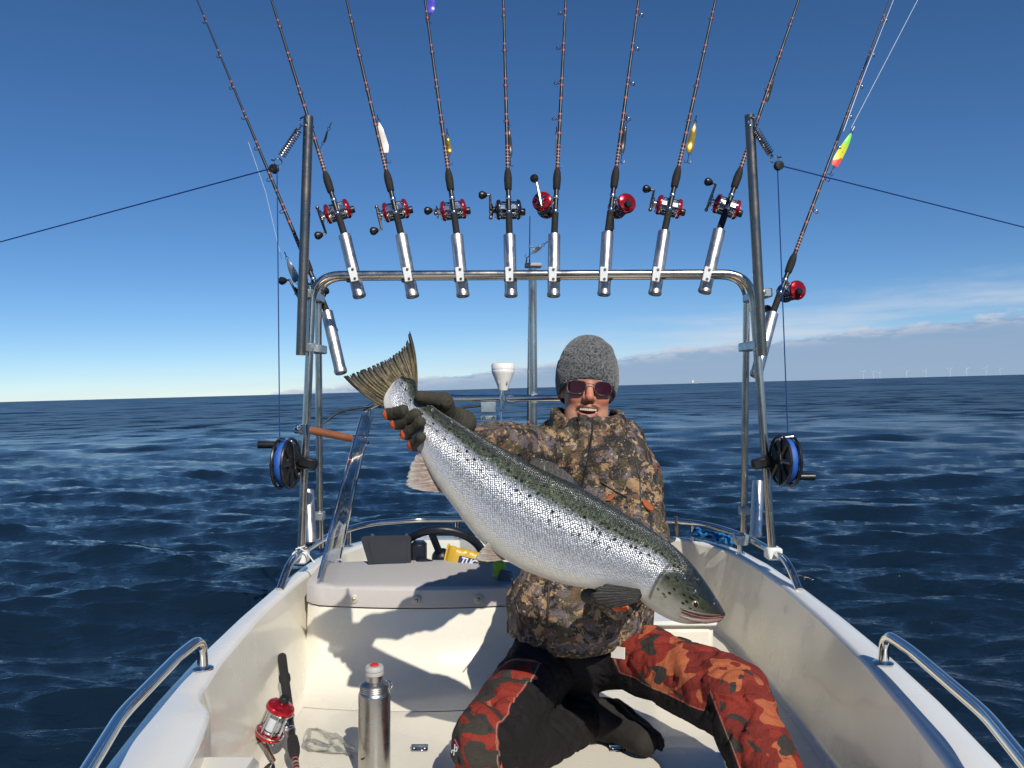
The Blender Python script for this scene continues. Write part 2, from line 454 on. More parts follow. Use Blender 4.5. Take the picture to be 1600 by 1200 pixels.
# ------------------------------------------------------------------ the sea
WORLD_OBJS = set()
def make_sea():
    """ocean surface: rings spaced finer near the boat, displaced by a wind-sea spectrum of trochoidal waves"""
    rows_ = np.arange(760.0, 2.0, -0.95)
    rr = [0.0, 0.6] + list(835.0 * H / rows_)
    while rr[-1] < 26000: rr.append(rr[-1] * 1.12)
    rr = np.array(rr, dtype=np.float32)
    th = np.concatenate([np.linspace(-math.pi, -0.72, 60)[:-1], np.linspace(-0.72, 0.72, 1150), np.linspace(0.72, math.pi, 60)[1:-1]]).astype(np.float32)
    rg, tg = np.meshgrid(rr, th, indexing='ij')
    st, ct = np.sin(tg), np.cos(tg)
    x = rg * st; y = rg * ct
    g = np.random.RandomState(5)
    dx = np.zeros_like(x); dy = np.zeros_like(x); dz = np.zeros_like(x)
    dr = np.gradient(rr)[:, None]
    main = R(258)
    gust = 0.92 + 0.14 * np.sin(x * 0.31 + 1.3 * np.sin(y * 0.23)) * np.sin(y * 0.37 + 0.9 * np.sin(x * 0.19 + 2.0))
    N = 170
    for i in range(N):
        lam = 0.075 * (4.2 / 0.075) ** (i / (N - 1)) * g.uniform(0.92, 1.08)
        a = main + (0.30 if i % 2 else -0.24) + g.normal(0, 0.17)
        slope = 0.043 * g.uniform(0.6, 1.3) * (min(1, lam / 0.14)) ** 0.5 * (1 if lam < 0.5 else (0.5 / lam) ** 0.62)
        k = 2 * math.pi / lam; amp = slope / k
        ca, sa = math.cos(a), math.sin(a)
        ph = (np.float32(k * ca) * x + np.float32(k * sa) * y + np.float32(g.uniform(0, 6.28)))
        stepp = np.abs(k * (ca * st + sa * ct)) * dr
        fade = np.clip((3.0 - stepp) / 1.0, 0, 1) * np.float32(amp)
        if lam < 1.2: fade = fade * gust
        s, c = np.sin(ph), np.cos(ph)
        dz += fade * c
        dx -= np.float32(0.95 * ca) * fade * s; dy -= np.float32(0.95 * sa) * fade * s
    inside = np.clip((0.97 - np.abs(x - 0.09)) / 0.15, 0, 1) * ((y > -0.6) & (y < 4.0))
    dz = dz * (1 - inside) - 0.05 * inside
    vs = np.stack([x + dx, y + dy, dz], -1).reshape(-1, 3)
    nr, nt = len(rr), len(th)
    i, j = np.meshgrid(np.arange(nr - 1), np.arange(nt), indexing='ij')
    j2 = (j + 1) % nt
    q = np.stack([i * nt + j, (i + 1) * nt + j, (i + 1) * nt + j2, i * nt + j2], -1).reshape(-1, 4)[:, ::-1]
    me = mesh_np('sea', vs, q)
    t = NT('sea_water')
    v = t.coord('Object')
    n2 = t.noise(t.coord('Object', (0.9, 1.9, 1)), 9.0, 5, 0.60, 0.3)
    n3 = t.noise(t.coord('Object', (1, 1.7, 1)), 0.16, 5, 0.6)
    t.set(col=t.mix(n3, (0.005, 0.014, 0.027), (0.007, 0.018, 0.034)), rough=0.05, ior=1.333, spec=0.5)
    ln = t.node('ShaderNodeVectorMath', operation='LENGTH'); t.l.new(v, ln.inputs[0]); r_ = ln.outputs['Value']
    b2 = t.node('ShaderNodeBump'); t.l.new(n2, b2.inputs['Height']); b2.inputs['Strength'].default_value = 0.75; b2.inputs['Distance'].default_value = 0.030
    # slopes of waves that lie below the mesh spacing: a random tilt, growing with the ring spacing
    rc_ = t.noise(t.coord('Object', (0.7, 1.0, 1)), 0.62, 4, 0.62, 0.2, 'Color')
    rc2 = t.noise(t.coord('Object', (0.7, 1.0, 1)), 0.13, 5, 0.65, 0.2, 'Color')
    rcm = t.mix(t.step(r_, 40, 140, 0.0, 0.8), rc_, rc2)
    s1 = t.node('ShaderNodeVectorMath', operation='SUBTRACT'); t.l.new(rcm, s1.inputs[0]); s1.inputs[1].default_value = (0.5, 0.5, 0.5)
    s2 = t.node('ShaderNodeVectorMath', operation='MULTIPLY'); t.l.new(s1.outputs[0], s2.inputs[0]); s2.inputs[1].default_value = (0.8, 1.5, 0.0)
    s3 = t.node('ShaderNodeVectorMath', operation='SCALE'); t.l.new(s2.outputs[0], s3.inputs[0]); t.l.new(t.step(r_, 8, 45, 0.05, 2.1), s3.inputs['Scale'])
    s4 = t.node('ShaderNodeVectorMath', operation='ADD'); t.l.new(b2.outputs[0], s4.inputs[0]); t.l.new(s3.outputs[0], s4.inputs[1])
    s5 = t.node('ShaderNodeVectorMath', operation='NORMALIZE'); t.l.new(s4.outputs[0], s5.inputs[0]); t.l.new(s5.outputs[0], t.b.inputs['Normal'])
    t.l.new(t.step(r_, 8, 50, 0.06, 0.30), t.b.inputs['Roughness'])
    o = finish(me, 'sea', t.m, None, 0)
    tag(o, kind='structure'); WORLD_OBJS.add(o)
    return o

def mesh_np(name, vs, quads):
    me = bpy.data.meshes.new(name)
    vs = np.asarray(vs, dtype=np.float32); q = np.asarray(quads, dtype=np.int32)
    me.vertices.add(len(vs)); me.vertices.foreach_set('co', vs.ravel())
    me.loops.add(q.size); me.loops.foreach_set('vertex_index', q.ravel())
    me.polygons.add(len(q)); me.polygons.foreach_set('loop_start', np.arange(0, q.size, q.shape[1], dtype=np.int32))
    me.update(calc_edges=True)
    return me
make_sea()

def world_at(px, dist):
    """ground point under an image column on the level sea, in world axes"""
    d = (HEEL.to_3x3() @ (P(px, 600, 1.0) - Vector((0, 0, H)))); d.z = 0
    return d.normalized() * dist

TX = [(1349, 5), (1365, 5), (1375, 5), (1417, 6), (1447, 7), (1485, 8), (1511, 8), (1541, 8), (1563, 7)]
hs = [15, 14, 13, 14, 14, 15, 16, 15, 13]
tw = ['at the left end of the far wind farm', 'second from the left in the far wind farm', 'third from the left, close beside its neighbour', 'alone in the gap left of the farm middle',
      'in the middle of the far wind farm', 'left one of the pair right of the farm middle', 'tallest looking, in the right half of the farm', 'second from the right end of the farm', 'at the right end of the far wind farm']
for i, (px, _) in enumerate(TX):
    D = 11000.0; p = world_at(px, D); hh = hs[i] * D / F
    w = thing('wind_turbine', 'tiny white wind turbine ' + tw[i], 'wind turbine', p, 'wind turbines on the horizon')
    WORLD_OBJS.add(w)
    b = MB(); b.tube([p, p + Vector((0, 0, hh * 0.66))], [hh * 0.022, hh * 0.013], 6); b.build('tower', M['turbine'], w)
    hub = p + Vector((0, -3, hh * 0.66)); a0 = rnd.uniform(0, 2)
    for k in range(3):
        a = a0 + k * 2.094
        b = MB(); b.tube([hub, hub + Vector((math.cos(a), 0, math.sin(a))) * hh * 0.36], [hh * 0.014, hh * 0.006], 5); b.build('blade', M['turbine'], w)
p = world_at(1086, 6000)
sh = thing('cargo_ship', 'tiny dark ship with pale bridge on the horizon right of the man', 'ship', p); WORLD_OBJS.add(sh)
b = MB(); b.prism([(-26, 0), (22, 0), (28, 9), (-26, 7)], 8, Matrix.Translation(p) @ Matrix.Rotation(R(90), 4, 'X')); b.build('hull', M['ship'], sh)
b = MB(); b.box(p + Vector((-16, 0, 14)), (12, 7, 14)); b.tube([p + Vector((-14, 0, 20)), p + Vector((-14, 0, 28))], 1.5, 6); b.build('bridge', M['turbine'], sh)

# ------------------------------------------------------------------ the boat
boat = thing('motor_boat', 'open white fibreglass motor boat with offset console, seen from its bow', 'boat', (0.09, 2.0, 0.0))
SD = [-0.42, -0.36, -0.2, 0.0, 0.3, 0.6, 1.0, 1.4, 1.6, 1.9, 2.2, 2.6, 3.0, 3.35, 3.6, 3.75, 3.86, 3.93, 3.97]
SW = [0.01, 0.06, 0.17, 0.29, 0.44, 0.57, 0.71, 0.82, 0.86, 0.90, 0.925, 0.94, 0.942, 0.93, 0.90, 0.855, 0.79, 0.70, 0.58]
def half(d): return interp(d, SD, SW)
def xc(d): return 0.085 + 0.012 * (d - 2.0)
def sheer(d): return 0.622 + 0.004 * (d - 2.2) + 0.03 * max(0, 1.2 - d)
FLOOR = 0.30
fine = sorted(set([round(v, 3) for v in np.arange(-0.42, 3.5, 0.06)] + [round(v, 3) for v in np.arange(3.5, 3.972, 0.02)] + [3.97]))
def gw(d, side):
    """gunwale width"""
    if side > 0: return interp(d, [-.4, 0, 1.0, 1.9, 2.12, 2.3, 3.0, 3.6, 3.97], [0.01, .1, .12, .098, .09, .082, .062, .07, .09]) if half(d) > 0.15 else half(d) * 0.6
    return interp(d, [-.4, 0, 1.0, 1.7, 1.86, 1.95, 2.2, 2.7, 3.2, 3.97], [0.01, .1, .17, .155, .14, .088, .072, .055, .06, .09]) if half(d) > 0.2 else half(d) * 0.6
for side in (-1, 1):
    rows = []
    for d in fine:
        w, x0, z = half(d), xc(d), sheer(d)
        g = gw(d, side); xo = x0 + side * w
        rows.append([Vector((xo - side * w * 0.12, d, -0.25)), Vector((xo - side * 0.03, d, 0.2)), Vector((xo - side * 0.008, d, z - 0.09)), Vector((xo + side * 0.008, d, z - 0.075)), Vector((xo + side * 0.010, d, z - 0.03)), Vector((xo, d, z - 0.006))])
    MB().grid(rows, side < 0).build('hull_side', M['gel'], boat, 50)
    rows = []
    for d in fine:
        w, x0, z = half(d), xc(d), sheer(d); g = gw(d, side); xo = x0 + side * w
        rows.append([Vector((xo, d, z - 0.006)), Vector((xo - side * 0.006, d, z)), Vector((xo - side * (g - 0.012), d, z + 0.002)), Vector((xo - side * (g - 0.004), d, z - 0.002)), Vector((xo - side * g, d, z - 0.012))])
    MB().grid(rows, side < 0).build('gunwale', M['gel_gun'], boat, 60)
    rows = []
    for d in fine:
        w, x0, z = half(d), xc(d), sheer(d); g = gw(d, side); xi = x0 + side * (w - g)
        foot = x0 + side * max(w - 0.105 - (0.02 if side > 0 else 0.035), 0.01)
        if (foot - xi) * side > 0: foot = xi - side * 0.004
        r_ = []
        r_.append(Vector((xi, d, z - 0.012)))
        for t in (0.12, 0.3, 0.5, 0.7, 0.85):
            r_.append(Vector((xi + (foot - xi) * t, d, (z - 0.012) * (1 - t) + (FLOOR + 0.03) * t)))
        for k in range(1, 5):
            a = k / 4 * math.pi / 2
            r_.append(Vector((foot - side * 0.03 * (1 - math.cos(a)), d, FLOOR + 0.03 - 0.03 * math.sin(a) + 0.001)))
        rows.append(r_)
    MB().grid(rows, side < 0).build('side_liner', M['gel_in'], boat, 60)
# deck floor with a cove line, stern and bow ends
rows = [[Vector((xc(d) + s * max(half(d) - 0.14, 0.01), d, FLOOR)) for s in (-1, -0.5, 0, 0.5, 1)] for d in fine]
MB().grid(rows).build('deck', M['gel_in'], boat)
d = 3.97; w = half(d)
b = MB(); x0 = xc(d)
rows = [[Vector((x0 + s * w, 3.97, z)) for s in np.linspace(-1, 1, 9)] for z in (-0.25, 0.3, 0.6, sheer(d) - 0.006)]
b.grid(rows)
rows = [[Vector((x0 + s * w, y, z)) for s in np.linspace(-1, 1, 9)] for (y, z) in ((3.97, sheer(d) - 0.006), (3.964, sheer(d)), (3.84, sheer(d) + 0.003), (3.83, sheer(d) - 0.012), (3.815, 0.33), (3.79, FLOOR + 0.001))]
b.grid(rows, False); b.build('transom', M['gel'], boat, 50)
# aft seat box and stern well seen past the console
b = MB(); b.rbox((-0.30, 3.66, 0.43), (0.9, 0.27, 0.26), 0.02); b.build('aft_bench', M['gel_in'], boat)
b = MB(); b.rbox((0.60, 3.10, 0.40), (0.22, 0.34, 0.20), 0.02); b.build('side_locker', M['gel'], boat)
b = MB(); b.rbox((0.60, 3.095, 0.512), (0.235, 0.36, 0.018), 0.006); b.build('locker_lid', M['gel_gun'], boat)
b = MB(); b.rbox((0.16, 3.885, 0.70), (0.30, 0.2, 0.26), 0.05); b.rbox((0.16, 4.12, 0.80), (0.27, 0.34, 0.42), 0.07); b.box((0.16, 4.1, 0.2), (0.1, 0.16, 0.9)); b.build('outboard_motor', M['panel_black'], boat)

# console: curved front face running into a foot cove
CX0, CX1 = -0.735, 0.10
def cfront(x):
    u = (x - (-0.34)) / 0.42
    return 2.925 + 0.055 * u * u + (0.05 * max(0, abs(u) - 0.85) * 8 if abs(u) > 0.85 else 0)
xs = np.linspace(CX0, CX1, 26)
prof = [(0.0, 0.562), (-0.004, 0.55), (-0.015, 0.47), (-0.035, 0.41), (-0.07, 0.36), (-0.12, 0.325), (-0.19, 0.307), (-0.25, 0.3015)]
rows = [[Vector((x, cfront(x) + dy, z)) for (dy, z) in prof] for x in xs]
b = MB(); b.grid(rows, True)
for xe, fl in ((CX0, False), (CX1, True)):
    y0 = cfront(xe)
    b.grid([[Vector((xe, y0, 0.562)), Vector((xe, 3.42, 0.562))], [Vector((xe, y0 - 0.03, 0.41)), Vector((xe, 3.42, 0.41))], [Vector((xe, y0 - 0.25, 0.3015)), Vector((xe, 3.42, 0.3))]], fl)
b.grid([[Vector((CX0, 3.42, z)), Vector((CX1, 3.42, z))] for z in (0.3, 0.562)], True)
console = b.build('console', M['gel'], boat, 50)
# grey moulded cover over the top of the console
def hood_z(x):
    u = (x + 0.33) / 0.44
    return 0.654 + 0.028 * max(0, 1 - u * u)
rows = []
for x in np.linspace(CX0 - 0.004, CX1 + 0.006, 30):
    y0 = cfront(x) - 0.006; hz = hood_z(x)
    r_ = [Vector((x, y0 + 0.004, 0.566)), Vector((x, y0 - 0.002, 0.568)), Vector((x, y0 - 0.003, 0.574)), Vector((x, y0, 0.628)), Vector((x, y0 + 0.006, 0.634))]
    for k in range(1, 7):
        a = k / 6 * math.pi / 2
        r_.append(Vector((x, y0 + 0.006 + 0.24 * math.sin(a) ** 1.0 * (k / 6) ** 0.35, 0.634 + (hz - 0.634) * math.sin(a))))
    r_.append(Vector((x, y0 + 0.27, hz - 0.004))); r_.append(Vector((x, y0 + 0.285, 0.60)))
    rows.append(r_)
cover = MB().grid(rows, True).build('console_cover', M['cover'], boat, 40)
b = MB(); b.rbox((-0.32, 3.31, 0.585), (0.82, 0.2, 0.05), 0.01); b.build('dash_shelf', M['panel_black'], boat)
for px in (552, 651, 747):
    x = (px - 800) / F * 2.92; y0 = cfront(x) - 0.01
    m = Matrix.Translation((x, y0, 0.596)) @ Matrix.Rotation(R(90), 4, 'X')
    b = MB(); b.lathe([(0.0165, -0.004), (0.0165, 0.002), (0.013, 0.005), (0.007, 0.0055), (0.0001, 0.004)], 20, m); s = b.build('washer', M['screw'], boat)
    b = MB(); b.lathe([(0.0065, 0.003), (0.006, 0.008), (0.003, 0.010), (0.0001, 0.010)], 12, m); b.build('screw', M['brass'], s)
# windscreen: curved clear acrylic with a chrome grab rail
def ws_curve(t):
    """t 0..1 from aft left, round the corner, across the front, to aft right: returns bottom and top points"""
    pb = [(-0.703, 3.34, 0.605), (-0.716, 3.1, 0.60), (-0.705, 2.97, 0.60), (-0.62, 2.945, 0.63), (-0.33, 2.93, 0.64), (-0.03, 2.945, 0.63), (0.06, 2.99, 0.60), (0.075, 3.1, 0.60), (0.07, 3.34, 0.605)]
    pt = [(-0.587, 3.47, 1.235), (-0.60, 3.40, 1.232), (-0.60, 3.34, 1.228), (-0.545, 3.315, 1.225), (-0.33, 3.31, 1.225), (-0.11, 3.315, 1.225), (-0.05, 3.34, 1.228), (-0.045, 3.4, 1.232), (-0.04, 3.47, 1.235)]
    ts = np.linspace(0, 1, len(pb))
    f = lambda pts: Vector([interp(t, ts, [p[i] for p in pts]) for i in range(3)])
    return f(pb), f(pt)
rows = []
ps = [ws_curve(t) for t in np.linspace(0, 1, 41)]
for (a, c) in ps:
    rows.append([a.lerp(c, k / 8) + Vector((0, -0.03 * math.sin(math.pi * k / 8), 0)) for k in range(9)])
b = MB(); b.grid(rows)
inn = [[p + Vector((0.008 * (1 if p.x < -0.33 else -1) * min(1, abs(p.x + 0.33) * 4), 0.006, 0)) for p in r_] for r_ in rows]
b.grid(inn, True)
b.grid([[a, c] for a, c in zip(rows[0], inn[0])]); b.grid([[r_[-1] for r_ in rows], [r_[-1] for r_ in inn]])
ws = b.build('windscreen', M['acrylic'], boat, 60)
edge = [p + Vector((0.004, 0.002, 0)) for p in rows[0]]
b = MB(); b.tube(edge, 0.0085, 8); b.build('edge_trim', M['chrome'], ws)
b = MB(); b.tube([p + Vector((-0.002, -0.004, 0)) for p in rows[8]], 0.005, 8); b.build('corner_trim', M['chrome'], ws)
railz = P(800, 622, 3.42)
b = MB(); b.tube(bend([P(570, 640, 3.46), P(600, 624, 3.42), P(690, 622, 3.42), P(880, 622, 3.42), P(905, 622, 3.42), P(935, 650, 3.42), P(935, 880, 3.42)], 0.06), 0.0135, 14)
for px in (705, 800): b.tube([P(px - 4, 622, 3.42), P(px + 4, 622, 3.42)], 0.0165, 14)
rail = b.build('windscreen_rail', M['chrome'], boat)
b = MB(); b.rbox(P(763, 636, 3.41), (0.062, 0.006, 0.042), 0.002); b.rbox(P(763, 653, 3.41), (0.066, 0.012, 0.020), 0.004); b.build('hinge_plate', M['zinc'], rail)
for px in (757, 770):
    m = Matrix.Translation(P(px - (1 if px < 760 else -1), 653, 3.40)) @ Matrix.Rotation(R(90), 4, 'X')
    b = MB(); b.lathe([(0.0075, 0), (0.007, 0.006), (0.003, 0.007), (0.0001, 0.004)], 12, m); b.build('bolt', M['chrome'], rail)
b = MB(); b.tube(bend([P(505, 662, 3.40), P(525, 645, 3.42), P(560, 637, 3.43), P(585, 634, 3.44), P(650, 646, 3.44), P(700, 640, 3.43), P(760, 633, 3.43)], 0.03), 0.0045, 8); b.build('cable', M['black'], boat)
b = MB(); b.lathe([(0.010, -0.01), (0.010, 0.012), (0.006, 0.02)], 12, Matrix.Translation(P(567, 684, 3.36)) @ Matrix.Rotation(R(90), 4, 'Y'))
b.sphere(P(569, 676, 3.34), 0.010, 10); b.tube([P(566, 690, 3.34), P(576, 692, 3.33)], 0.006, 8); b.build('stay_clamp', M['chrome'], boat)
# steering wheel, plotter seen from its back, seat behind the screen
c = P(690, 872, 3.30)
m = Matrix.Translation(c) @ Matrix.Rotation(R(-52), 4, 'X')
b = MB(); b.torus(c, m.to_3x3() @ Vector((0, 0, 1)), 0.165, 0.017, 40, 10)
for a in (0.3, 2.4, 4.5): b.tube([c, c + m.to_3x3() @ (Vector((math.cos(a), math.sin(a), 0)) * 0.165)], 0.014, 8)
b.sphere(c, 0.04, 12); b.build('steering_wheel', M['black'], boat)
b = MB(); mp_ = Matrix.Translation(P(606, 862, 3.16)) @ Matrix.Rotation(R(76), 4, 'X')
b.prism([(-0.085, 0.058), (-0.098, 0.052), (-0.101, 0.045), (-0.066, -0.055), (-0.055, -0.060), (0.078, -0.060), (0.090, -0.050), (0.086, 0.055), (0.078, 0.060)], 0.034, mp_)
b.prism([(-0.075, 0.045), (-0.050, -0.045), (0.075, -0.045), (0.073, 0.045)], 0.042, mp_)
plot = b.build('chart_plotter', M['panel_black'], boat)
b = MB(); b.rbox(P(654, 866, 3.20), (0.06, 0.07, 0.10), 0.012); b.rbox(P(668, 880, 3.16), (0.09, 0.03, 0.03), 0.008, Matrix.Rotation(R(18), 3, 'Y')); b.build('throttle_box', M['black'], boat)
for k in (-0.06, 0.07):
    b = MB(); b.lathe([(0.006, -0.004), (0.006, 0.004), (0.0001, 0.006)], 10, mp_ @ Matrix.Translation((k, 0.061, 0)) @ Matrix.Rotation(R(-90), 4, 'X')); b.build('plotter_knob', M['chrome'], plot)
b = MB(); b.rbox(P(607, 881, 3.14), (0.05, 0.012, 0.022), 0.004); b.build('plotter_bracket', M['black'], plot)
b = MB(); b.tube(bend([P(524, 880, 3.2), P(526, 874, 3.2), P(536, 875, 3.2), P(541, 893, 3.2)], 0.015), 0.005, 8); b.build('grab_loop', M['greycap'], boat)
# rails
def on_gun(px, py): return P(px, py, 0)
hr = 0.0135
def gpt(d, side, inset=0.03, z=0.0): return Vector((xc(d) + side * (half(d) - inset), d, sheer(d) + z))
for side, d0 in ((-1, 2.13), (1, 2.17)):
    pts = [gpt(d0, side, 0.045, 0), gpt(d0 - 0.015, side, 0.045, 0.085), gpt(d0 - 0.16, side, 0.035, 0.088), gpt(1.6, side, 0.03, 0.095), gpt(1.1, side, 0.03, 0.10), gpt(0.6, side, 0.03, 0.12), gpt(0.45, side, 0.03, 0.0)]
    b = MB(); b.tube(bend(pts, 0.055, 7), hr, 16)
    r0 = b.build('bow_handrail', M['chrome'], boat)
    b = MB(); b.lathe([(0.026, 0), (0.026, 0.003), (0.018, 0.006)], 20, Matrix.Translation(gpt(d0, side, 0.045, 0.002))); b.build('rail_flange', M['chrome'], r0)
def stern_pts(side):
    return [gpt(2.93, side, 0.03, 0.0), gpt(3.05, side, 0.03, 0.075), gpt(3.2, side, 0.028, 0.078), gpt(3.5, side, 0.03, 0.08), gpt(3.72, side, 0.05, 0.082), gpt(3.84, side, 0.06, 0.083), Vector((xc(3.9) + side * 0.55, 3.93, sheer(3.9) + 0.083))]
sp = stern_pts(-1) + stern_pts(1)[::-1]
b = MB(); b.tube(bend(sp, 0.07, 6), hr, 14); sr = b.build('stern_rail', M['chrome'], boat)
for px, dd, xx in ((1145, 3.55, None), (1068, 3.86, None), (714, 3.93, None), (545, 3.7, None)):
    if px == 714: q = Vector((P(714, 0, 3.93).x, 3.93, sheer(3.9)))
    else: q = gpt(dd, 1 if px > 800 else -1, 0.04 if dd < 3.8 else 0.06)
    b = MB(); b.tube([q, q + Vector((0, 0, 0.085))], 0.012, 12); b.tube([q, q + Vector((0, 0, 0.006))], 0.02, 12); b.build('stanchion', M['chrome'], sr)
q = gpt(3.89, 1, 0.06, 0.06); b = MB(); b.rbox(q + Vector((-0.035, -0.01, 0)), (0.02, 0.03, 0.09), 0.004); b.build('rail_hinge', M['dull_steel'], sr)
# deck hatch hinges, bow locker corner
for px in (656, 965):
    c = P(px, 1183, 2.40); c.z = FLOOR + 0.004
    h_ = MB().rbox(c, (0.048, 0.034, 0.006), 0.002).build('hatch_hinge', M['chrome'], boat)
    b = MB(); b.tube([c + Vector((-0.024, 0.0, 0.006)), c + Vector((0.024, 0.0, 0.006))], 0.005, 8)
    for k in (-1, 1):
        for s in (-1, 1): b.sphere(c + Vector((0.015 * k, 0.011 * s, 0.003)), 0.0035, 6)
    b.build('hinge_pin', M['steel'], h_)
b = MB(); b.rbox((0.05, 2.17, FLOOR + 0.0035), (1.36, 0.40, 0.007), 0.003); hatch = b.build('deck_hatch', M['gel_in'], boat)
c = P(322, 1185, 1.80)
b = MB(); b.rbox((-0.60, 1.55, 0.44), (0.13, 0.46, 0.24), 0.012); lk = b.build('bow_locker', M['gel'], boat)
c = P(297, 1172, 1.84)
b = MB(); b.rbox((-0.685, 1.76, 0.535), (0.03, 0.03, 0.05), 0.004); b.tube([(-0.685, 1.742, 0.52), (-0.66, 1.742, 0.55)], 0.006, 8); b.build('latch', M['chrome'], lk)
# ------------------------------------------------------------------ rod rack on the stern rail
rack = thing('rod_rack', 'stainless double hoop rod rack standing on the stern rail', 'rod rack', (0.08, 3.25, 0.70))
def hoop(pts, name, r_=0.0155):
    b = MB(); b.tube(bend(pts, 0.11, 9), r_, 16); return b.build(name, M['steel'], rack)
NEAR = [P(470, 868, 3.2), P(489, 429.5, 3.2), P(1174, 427, 3.2), P(1207, 862, 3.2)]
FARH = [P(500, 856, 3.42), P(497, 433.5, 3.4), P(1167, 431, 3.4), P(1162, 850, 3.46)]
hoop(NEAR, 'hoop'); hoop(FARH, 'hoop', 0.014)
def clampbox(p, s, mat='zinc', rot=None):
    return MB().rbox(p, s, 0.004, rot).build('clamp', M[mat], rack)
for (px, py) in ((487, 463), (491, 545), (1183, 462), (1176, 541)):
    c = P(px, py, 3.29); k = clampbox(c, (0.05, 0.24, 0.034))
    b = MB(); b.lathe([(0.010, 0), (0.010, 0.006), (0.005, 0.009)], 10, Matrix.Translation(c + Vector((-0.012, -0.12, 0.0))) @ Matrix.Rotation(R(90), 4, 'X')); b.build('bolt', M['brass'], k)
for (px, py, dd) in ((499, 806, 3.41), (1163, 798, 3.45)): clampbox(P(px, py, dd), (0.04, 0.05, 0.035))
for (px, py, dd) in ((470, 870, 3.2), (1208, 864, 3.2), (1157, 842, 3.46)):
    c = P(px, py, dd); MB().rbox(c, (0.056, 0.06, 0.046), 0.006).build('base_clamp', M['plate'] if dd < 3.3 else M['zinc'], rack)
q = P(480, 862, 3.15); b = MB(); b.tube([P(466, 855, 3.16), P(478, 862, 3.15), P(492, 880, 3.12)], 0.0025, 6); b.tube([P(462, 858, 3.16), P(477, 853, 3.16)], 0.0025, 6); b.build('cable_tie', M['white'], rack)
b = MB(); b.tube([P(480, 671, 3.2), P(548, 685, 3.34)], 0.0155, 14); b.build('stay_tube', M['copper'], rack)
b = MB(); b.lathe([(0.021, -0.02), (0.021, 0.02)], 14, Matrix.Translation(P(477, 671, 3.2))); b.rbox(P(466, 671, 3.19), (0.03, 0.03, 0.03), 0.005); b.sphere(P(465, 668, 3.17), 0.013, 10); b.build('stay_clamp', M['chrome'], rack)

def d_lean(px, py, d0=3.27, z0=1.78, k=0.2):
    # point on a plane that leans aft: d = d0 + k (z - z0)
    s = -(py - 600) / F
    d = (d0 + k * (H - z0)) / (1 - k * s)
    return P(px, py, d)
HOLD = [((538.5, 368), (562, 464)), ((627, 368), (645, 464)), ((714, 368), (723.5, 463)), ((796, 368), (798.5, 463)),
        ((866, 367), (865, 463)), ((949.5, 364), (943.5, 461)), ((1038, 362), (1023, 460)), ((1124, 360), (1100.5, 457))]
RODTOP = [(424, 0), (541.5, 0), (664, 0), (786.5, 0), (884, 0), (998, 0), (1118, 0), (1248, 0)]
barmid = []
for i, (a, c) in enumerate(HOLD):
    A, C = d_lean(*a), d_lean(*c)
    b = MB(); b.pipe(C, A, 0.0245, 0.0215, 22); h_ = b.build('rod_holder', M['alu'], rack)
    t = (A - C).normalized()
    mid = C.lerp(A, 0.37)
    b = MB(); b.lathe([(0.0265, -0.004), (0.0265, 0.004)], 20, frame_to(C + t * 0.008, A)); b.build('rim_band', M['alu'], h_)
    u = (429 - a[1]) / (c[1] - a[1]); pxm = a[0] + (c[0] - a[0]) * u
    m = frame_to(P(pxm - 2, 427, 3.176), P(pxm - 2 + (a[0] - c[0]) * 0.25, 403, 3.176))
    b = MB(); b.rbox(m @ Vector((0, 0, -0.004)), (0.030, 0.010, 0.056), 0.002, m.to_3x3()); pl = b.build('clamp_plate', M['plate'], h_)
    b = MB()
    for z in (0.014, -0.022): b.lathe([(0.0058, -0.001), (0.0050, 0.002), (0.0001, 0.0024)], 10, m @ Matrix.Translation((0.003, -0.0055, z)) @ Matrix.Rotation(R(90), 4, 'X'))
    b.build('clamp_screw', M['dull_steel'], h_)
    b = MB(); b.rbox(mid + Vector((0, -0.02, -0.028)), (0.05, 0.03, 0.014), 0.003); b.build('saddle', M['dull_steel'], h_)
def side_holder(top, bot, lab=None, r_=0.024):
    b = MB(); b.pipe(bot, top, r_, r_ - 0.003, 22); h_ = b.build('rod_holder', M['alu'], rack)
    t = (top - bot).normalized()
    b = MB(); b.lathe([(r_ + 0.002, -0.006), (r_ + 0.002, 0.006)], 20, frame_to(bot + t * 0.012, top)); b.build('rim_band', M['alu'], h_)
LH = (P(511, 488, 3.42), P(533, 583, 3.34)); RH = (P(1207, 490, 3.42), P(1181, 588, 3.34))
side_holder(*LH); side_holder(*RH)
side_holder(P(481, 766, 3.36), P(485, 848, 3.3)); side_holder(P(1185, 752, 3.36), P(1181, 839, 3.3))

